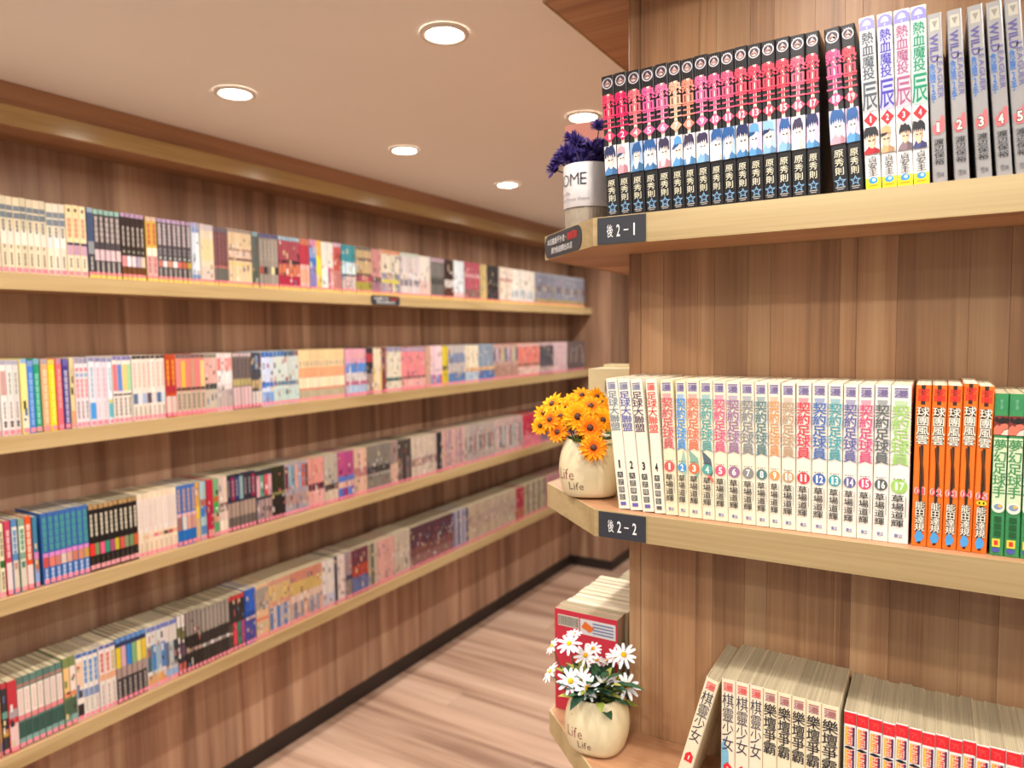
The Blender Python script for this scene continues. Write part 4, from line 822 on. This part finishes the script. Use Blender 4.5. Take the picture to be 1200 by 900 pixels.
def left_book(b, pb, t, h, d, base, bands, texts, V, i, row, jitk, dy=0, x0=0):
    'cover with printed spine into b, page block into pb; local frame as in make_book, shifted by x0 / dy'
    e = .0008
    o = [(x0, d+dy), (x0, .0012+dy), (x0+.0012, dy), (x0+t-.0012, dy), (x0+t, .0012+dy), (x0+t, d+dy)]
    inn = [(x0+t-e, d+dy), (x0+t-e, e+dy), (x0+e, e+dy), (x0+e, d+dy)]
    c = jit(base, .10); pr = o+inn; n = len(pr)
    b.add([(x, y, 0) for x, y in pr]+[(x, y, h) for x, y in pr], [(k, (k+1) % n, n+(k+1) % n, n+k) for k in range(n)]+[(11, 12, 18), (12, 13, 17, 18), (13, 14, 17)], c)
    b.add([(x, y, h) for x, y in pr], [(0, 1, 8, 9), (4, 5, 6, 7)], '9c8e72')
    L = dy-.00025
    rect = lambda f0, f1, u0, u1, col, y: b.add([(x0+u0*t, y, h*(1-f1)), (x0+u1*t, y, h*(1-f1)), (x0+u1*t, y, h*(1-f0)), (x0+u0*t, y, h*(1-f0))], [(0, 1, 2, 3)], col)
    vv = V[i % len(V)] if V else base
    for k, (f0, f1, col) in enumerate(bands):
        rect(f0+.002, f1, .05, .95, jit(vv if col == 'V' else col, .08), L-.00005*k)
    L -= .0004
    for (f0, f1, col, n_, wd) in texts:
        st = (f1-f0)/n_; cc = vv if col == 'V' else col
        for q in range(n_):
            a = f0+q*st; ww = wd*random.uniform(.8, 1.05)
            rect(a+st*.06, a+st*.46, .5-ww/2, .5+ww/2, cc, L); rect(a+st*.5, a+st*.9, .5-ww*.42, .5+ww*.42, cc, L)
    if not texts:
        for q in range(4):
            a = random.uniform(.08, .84); u = random.uniform(.1, .5); rect(a, a+random.uniform(.03, .12), u, u+random.uniform(.2, .45), jit(random.choice(('e8e0d8', '3c3436', 'b86460', '5c7090', 'd8c090', c, c)), .1), L)
    if jitk == 1: rect(.925, .985, .1, .9, jit('f2909e', .08), L-.0001)
    elif jitk == 2: rect(.915, .955, .04, .96, jit('f28a8c', .08), L-.0001); rect(.957, .999, .04, .96, jit('efc860', .08), L-.0001)
    pb.box(x0+e+.0001, e+.0002+dy, .001, x0+t-e-.0001, d-.0015+dy, h-.0012)
XS = -1.8705
rest_c = MB(); rest_p = MB()
SHELFN = {1: 'top', 2: 'second', 3: 'third', 4: 'lowest'}
for row, sets in SETS.items():
    z = LZ[row]+.0006
    for (y0, y1, n, desc, base, bands, texts, V, jk) in sets:
        pitch = (y1-y0-random.choice((0, .0015, .0028)))/n; t = pitch-.0004; hs = (.1765 if row == 1 else .1775)+random.uniform(-.0025, .0025); ds = random.uniform(-.002, .002)
        for i in range(n):
            h = hs+random.uniform(-.0007, .0007); dd = .126; dy = ds+random.uniform(-.0008, .0012)+(.002 if row > 2 else 0)
            if desc:
                where = f'{SHELFN[row]} left-wall shelf'
                lab = f'{desc}, {where}' if n == 1 else f'{ORD[i]} {desc}, from left, {where}'
                r = thing('paperback', lab, 'book', (XS, y0+i*pitch, z), (0, 0, PI/2), f'paperbacks on the {where}')
                b = MB(); p = MB(); left_book(b, p, t, h, dd, base, bands, texts, V, i, row, jk, dy)
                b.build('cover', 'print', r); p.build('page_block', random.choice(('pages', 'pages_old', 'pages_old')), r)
            else:
                b = MB(); p = MB(); left_book(b, p, t, h, dd, base, bands, texts, V, i, row, jk, dy)
                for src, dst in ((b, rest_c), (p, rest_p)):
                    o = len(dst.v); dst.v += [(XS-q[1], y0+i*pitch+q[0], z+q[2]) for q in src.v]
                    dst.f += [tuple(k+o for k in f) for f in src.f]; dst.c += src.c; dst.sm += src.sm
rc = rest_c.build('paperback_rows', 'print')
tag(rc, 'blurred farther paperbacks filling the four left-wall shelves towards the far end', 'books'); rc['kind'] = 'stuff'
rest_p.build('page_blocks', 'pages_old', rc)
# ------------------------------------------------------------------ flower pots
def basis(d):
    d = Vector(d).normalized(); u = d.orthogonal().normalized(); return d, u, d.cross(u)
def petal(b, o, d, a, L, wd, col, tip, lift=.15, droop=.2, rows=4, pointed=False, r0=.12):
    'one petal, d = facing, a = direction in the plane of the flower'
    s_ = d.cross(a); V = []; prof = [.45, .95, 1, .55] if not pointed else [.5, 1, .75, .06]
    for i in range(rows):
        q = i/(rows-1); c = o+a*L*(r0+(1-r0)*q)+d*L*(lift*q-droop*q*q)
        for k, e in ((-1, 0), (0, -.06), (1, 0)): V.append(c+s_*k*wd*prof[i]+d*e*L)
    for i in range(rows-1):
        q = i/(rows-2); cc = tuple(x*(1-q)+y_*q for x, y_ in zip(H(col), H(tip)))
        b.add([V[i*3+k] for k in (0, 1, 2)]+[V[i*3+3+k] for k in (0, 1, 2)], [(0, 1, 4, 3), (1, 2, 5, 4)], cc, True)
def dome(b, o, d, r, hgt, col, seg=10):
    d, u, v = basis(d); V = []; F = []
    for i, (rr, hh) in enumerate(((1, 0), (.85, .6), (.45, .95))):
        for k in range(seg):
            a = 2*PI*k/seg; V.append(o+u*r*rr*math.cos(a)+v*r*rr*math.sin(a)+d*hgt*hh)
    V.append(o+d*hgt)
    for i in range(2):
        for k in range(seg): F.append((i*seg+k, i*seg+(k+1) % seg, (i+1)*seg+(k+1) % seg, (i+1)*seg+k))
    for k in range(seg): F.append((2*seg+k, 2*seg+(k+1) % seg, 3*seg))
    b.add(V, F, col, True)
def leaf(b, o, d, up, L, wd, col, curl=.3):
    d = Vector(d).normalized(); up = Vector(up); s_ = d.cross(up).normalized(); up = s_.cross(d); V = []
    for i, k in enumerate((.12, .8, 1, .7, .05)):
        q = i/4; c = o+d*L*q+up*L*(-curl*q*q); V += [c-s_*wd*k+up*wd*.25*k, c, c+s_*wd*k+up*wd*.25*k]
    for i in range(4): b.add([V[i*3+k] for k in range(6)], [(0, 1, 4, 3), (1, 2, 5, 4)], col, True)
def stem_to(parent, base, head, bend, col, r=.0011):
    b = MB(); p0 = Vector(base); p2 = Vector(head); p1 = (p0+p2)/2+Vector(bend)
    b.tube([p0*(1-q)**2+p1*2*q*(1-q)+p2*q*q for q in [i/6 for i in range(7)]], r, col, 5); b.build('stem', 'petal', parent)
CAMP = Vector((0, 0, 1.5))
def pot_r(z, h):   # outline of the squat ceramic pot
    q = z/h; return .0372+.0125*math.sin(PI*min(1, max(0, q*.86+.07)))**.8-.0035*q
def ceramic_pot(t, rot, h=.084):
    fn = lambda a, z: 1+.045*math.cos(4*(a+rot))+.012*math.sin(3*a+1)
    rim = lambda a: .0035*math.sin(2*(a+rot))
    b = MB(); prof = [(.030, .0002), (.0355, .002)]+[(pot_r(h*i/14, h), .004+(h-.004)*i/14) for i in range(15)]+[(pot_r(h, h)-.0016, h+.0016), (pot_r(h, h)-.004, h), (pot_r(h*.8, h)-.005, h*.8), (.036, h*.66)]
    b.lathe(prof, 'dfcea6', 48, fn)
    b.build('pot', 'glaze', t)
    # lettering pressed into the glaze, mapped on the side that looks to the aisle
    b = MB()
    def on(u, v, a0=math.radians(-94)):
        z = .004+v; a = a0+u/.046; r = pot_r((z-.004)*h/(h-.004), h)*fn(a, z)+.0004; return (r*math.cos(a), r*math.sin(a), z)
    b.word('Life', lambda u, v: on(u, v), -.024, .000, .033, .015, '8c3440', -.012); b.word('Life', lambda u, v: on(u, v), -.008, .013, .0165, .0105, '5c3434', -.008)
    b.build('lettering', 'matte', t)
    b = MB(); b.lathe([(.034, h*.68), (.0335, h*.74), (.02, h*.78)], '3c3020', 24); b.build('soil', 'matte', t)
# sunflowers on the middle shelf
rs = random.Random(21)
pc = Vector((-.436, .948, RZ[2]+.0005))
t = thing('potted_sunflowers', 'cream pot of yellow-orange fabric sunflowers on the middle shelf corner', 'flowers', pc)
ceramic_pot(t, .4)
SUN = [(-.4930,.9369,1.3961,.0176),(-.5084,.9381,1.3811,.0151),(-.5075,.9254,1.3631,.0138),(-.4858,.9161,1.3749,.0163),(-.4724,.9244,1.3791,.0176),(-.4738,.9601,1.3961,.0163),(-.4422,.9194,1.3811,.0201),(-.4716,.9115,1.3580,.0163),(-.4634,.9789,1.4066,.0163),(-.4346,.9484,1.3942,.0176),(-.4222,.9185,1.3662,.0189),(-.4155,.9483,1.3740,.0176),(-.4075,.8975,1.3415,.0185),(-.4396,.9813,1.4046,.0151),(-.4271,.9638,1.3868,.0163),(-.4290,.9771,1.3964,.0151),(-.4741,.9476,1.3894,.0151),(-.4745,.9718,1.4016,.0138)]
mouth = Vector((0, 0, .078))
for i, (x, y, z, r) in enumerate(SUN):
    o = Vector((x, y, z))-pc; tc = (CAMP-Vector((x, y, z))).normalized(); outw = (o-Vector((0, 0, .09))).normalized()
    d = (tc*.9+outw*.55+Vector((rs.uniform(-.4, .4), rs.uniform(-.2, .2), rs.uniform(.0, .4)))).normalized()
    if i in (6, 10, 11, 12): d = (tc+Vector((rs.uniform(-.2, .2), 0, .1))).normalized()
    b = MB(); dd, u, v = basis(d); n = 13; org = i in (3, 7, 9, 10, 14) or rs.random() < .3
    ca, cb = ('e86a08', 'f59a14') if org else ('f09006', 'f8b41a')
    for layer in range(2):
        for k in range(n):
            a = 2*PI*(k+.5*layer+rs.uniform(-.15, .15))/n; ax = u*math.cos(a)+v*math.sin(a)
            petal(b, o-d*.0012*layer, d, ax, r*1.12*rs.uniform(.88, 1.08), r*.21, ca, cb, .3 if layer == 0 else .08, rs.uniform(.15, .45), 4, True)
    fl = b.build('flower', 'petal', t)
    b = MB(); dome(b, o+d*.0008, d, r*.26, r*.13, '4c2410'); b.build('flower_centre', 'matte', fl)
    q = mouth+Vector((o.x, o.y, 0))*.32; q.z = .062
    stem_to(t, q, o-d*.001, (-o.x*.1, -o.y*.1, .012), '4a6a28')
for k in range(16):
    a = rs.uniform(0, 2*PI); q = Vector((math.cos(a)*.022, math.sin(a)*.022, .07)); b = MB()
    leaf(b, q, (math.cos(a)*.7, math.sin(a)*.7, rs.uniform(.5, 1.3)), (0, 0, 1), rs.uniform(.03, .05), .0065, rs.choice(('3c5c20', '55762c', '2c4a1c')), .35); b.build('leaf', 'petal', t)
# daisies on the lower shelf
pc = Vector((-.422, .938, RZ[3]+.0005))
t = thing('potted_daisies', 'cream pot of white fabric daisies on the lower shelf corner', 'flowers', pc)
ceramic_pot(t, .75, .080)
DAI = [(-.4605,.9231,1.0383,.0168,1),(-.4868,.9183,1.0304,.0129,2),(-.4434,.9432,1.0156,.0155,1),(-.4377,.9588,1.0213,.0129,1),(-.3925,.9700,1.0174,.0180,1),(-.4084,.9754,1.0092,.0142,1),(-.4881,.9145,.9919,.0155,2),(-.4487,.9031,.9920,.0180,1),(-.4396,.9201,.9907,.0155,1),(-.4229,.9064,.9867,.0168,1),(-.3800,.9500,.9809,.0193,1),(-.4403,.9784,.9939,.0142,3),(-.4272,.9862,.9924,.0129,3),(-.4151,.9452,.9753,.0116,4),(-.4015,.9653,.9777,.0129,3),(-.4714,.9632,1.0366,.0116,3),(-.4534,.9583,.9869,.0116,3)]
for i, (x, y, z, r, kind) in enumerate(DAI):
    o = Vector((x, y, z))-pc; tc = (CAMP-Vector((x, y, z))).normalized(); outw = (o-Vector((0, 0, .08))).normalized()
    d = (tc*.9+outw*.3+Vector((rs.uniform(-.3, .3), rs.uniform(-.2, .2), rs.uniform(-.1, .2)))).normalized()
    if kind == 2: d = (tc*.4+Vector((-.8, -.1, .35))).normalized()
    if kind == 3: d = (tc*-.1+Vector((rs.uniform(-.4, .4), -.2, .9))).normalized()
    if kind == 4: d = (tc*.3+Vector((0, 0, .9))).normalized()
    b = MB(); dd, u, v = basis(d); n = 11
    for k in range(n):
        a = 2*PI*(k+rs.uniform(-.2, .2))/n; ax = u*math.cos(a)+v*math.sin(a)
        petal(b, o, d, ax, r*1.12*rs.uniform(.88, 1.08), r*.14, 'ecebea', 'f8f8fa', .12 if kind != 4 else .9, rs.uniform(.05, .3), 4, False, .16)
    fl = b.build('flower', 'petal', t)
    b = MB(); dome(b, o+d*.0006, d, r*.24, r*.16, 'f2b418'); b.build('flower_centre', 'petal', fl)
    q = mouth+Vector((o.x, o.y, 0))*.4; q.z = .056
    stem_to(t, q, o-d*.001, (o.x*.12, o.y*.12, .008), '3c6038', .0009)
for k in range(110):
    a = rs.uniform(0, 2*PI); rr = rs.uniform(.006, .036); q = Vector((math.cos(a)*rr, math.sin(a)*rr, rs.uniform(.066, .1))); b = MB()
    leaf(b, q, (math.cos(a)*rs.uniform(.3, 1), math.sin(a)*rs.uniform(.3, 1), rs.uniform(.15, 1.2)), (0, 0, 1), rs.uniform(.022, .04)*(.6 if math.sin(a) > .3 else 1), rs.uniform(.006, .0095), rs.choice(('2c4c34', '1f3c2c', '8a9440', 'a8a850', '3f6444', '27462c')), .4); b.build('leaf', 'petal', t)
# purple cornflowers on the upper shelf, in a linen pot with a paper sleeve
pc = Vector((-.441, .9555, RZ[1]+.0005))
t = thing('potted_cornflowers', 'linen pot of purple fabric cornflowers with lettered paper sleeve on the upper shelf', 'flowers', pc)
R0 = .0335
b = MB(); b.lathe([(R0*.97, 0), (R0*.985, .008), (R0, .088), (R0-.002, .089), (R0-.004, .084), (R0-.006, .07)], 'a89c8a', 120, lambda a, z: 1+.012*math.cos(40*a)); b.build('pot', 'linen', t)
b = MB(); b.lathe([(R0+.0012, .0275), (R0+.0016, .028), (R0+.0020, .0885), (R0+.0012, .0892)], 'eae6e4', 64, cap=False); sl = b.build('paper_sleeve', 'matte', t)
b = MB()
def on_c(u, v, a0=math.radians(-68)):
    a = a0+u/R0; r = R0+.0028; return (r*math.cos(a), r*math.sin(a), v)
b.word('HOME', on_c, -.056, .000, .066, .0165, '3a3840', -.012); b.word('sweet life', on_c, -.058, -.024, .047, .005, '5c5a60', -.015); b.word('start from them', on_c, -.048, .003, .0385, .005, '5c5a60', -.015)
b.build('lettering', 'matte', sl)
CORN = [(-.4329,.9778,1.8010,.0113),(-.4657,.9566,1.7834,.0113),(-.4671,.9423,1.7610,.0125),(-.4810,.9449,1.7518,.0113),(-.4591,.9718,1.7770,.0113),(-.4418,.9699,1.7699,.0125),(-.4363,.9853,1.7749,.0113),(-.4557,.9488,1.7565,.0113),(-.4414,.9512,1.7526,.0113),(-.4361,.9723,1.7561,.0113),(-.4861,.9662,1.7642,.0100)]
CORN += [(x+rs.uniform(-.012, .012), y+rs.uniform(-.012, .012), z-rs.uniform(.004, .014), r) for x, y, z, r in CORN[1:]]
for i, (x, y, z, r) in enumerate(CORN):
    r *= 1.15
    o = Vector((x, y, z))-pc; outw = (o-Vector((0, 0, .06))).normalized(); tc = (CAMP-Vector((x, y, z))).normalized()
    d = (outw*.8+tc*.4+Vector((0, 0, .3))).normalized(); b = MB(); dd, u, v = basis(d)
    for k in range(110):
        a = rs.uniform(0, 2*PI); el = rs.uniform(-.25, 1.3); ax = ((u*math.cos(a)+v*math.sin(a))*math.cos(el)+d*math.sin(el)).normalized()
        s_ = ax.orthogonal().normalized()
        L = r*rs.uniform(.9, 1.35); c1 = rs.choice(('463484', '564498', '34266c', '6656a4', '7c6cb4')); w_ = r*.075
        b.add([o+s_*w_*.5, o-s_*w_*.5, o+ax*L*.7-s_*w_, o+ax*L, o+ax*L*.7+s_*w_], [(0, 1, 2, 3, 4)], c1)
    fl = b.build('flower', 'petal', t)
    b = MB(); dome(b, o-d*.003, d, r*.38, r*.45, '2c2050'); b.build('flower_centre', 'petal', fl)
    q = Vector((o.x*.35, o.y*.35, .07)); stem_to(t, q, o-d*.002, (0, 0, .005), '4a4860', .0009)
for k in range(22):
    a = rs.uniform(0, 2*PI); q = Vector((math.cos(a)*.018, math.sin(a)*.018, .072)); b = MB()
    leaf(b, q, (math.cos(a)*.5, math.sin(a)*.5, 1), (0, 0, 1), rs.uniform(.025, .04), .0022, rs.choice(('3a3468', '4a4478', '5c5a7c')), .2); b.build('leaf', 'petal', t)
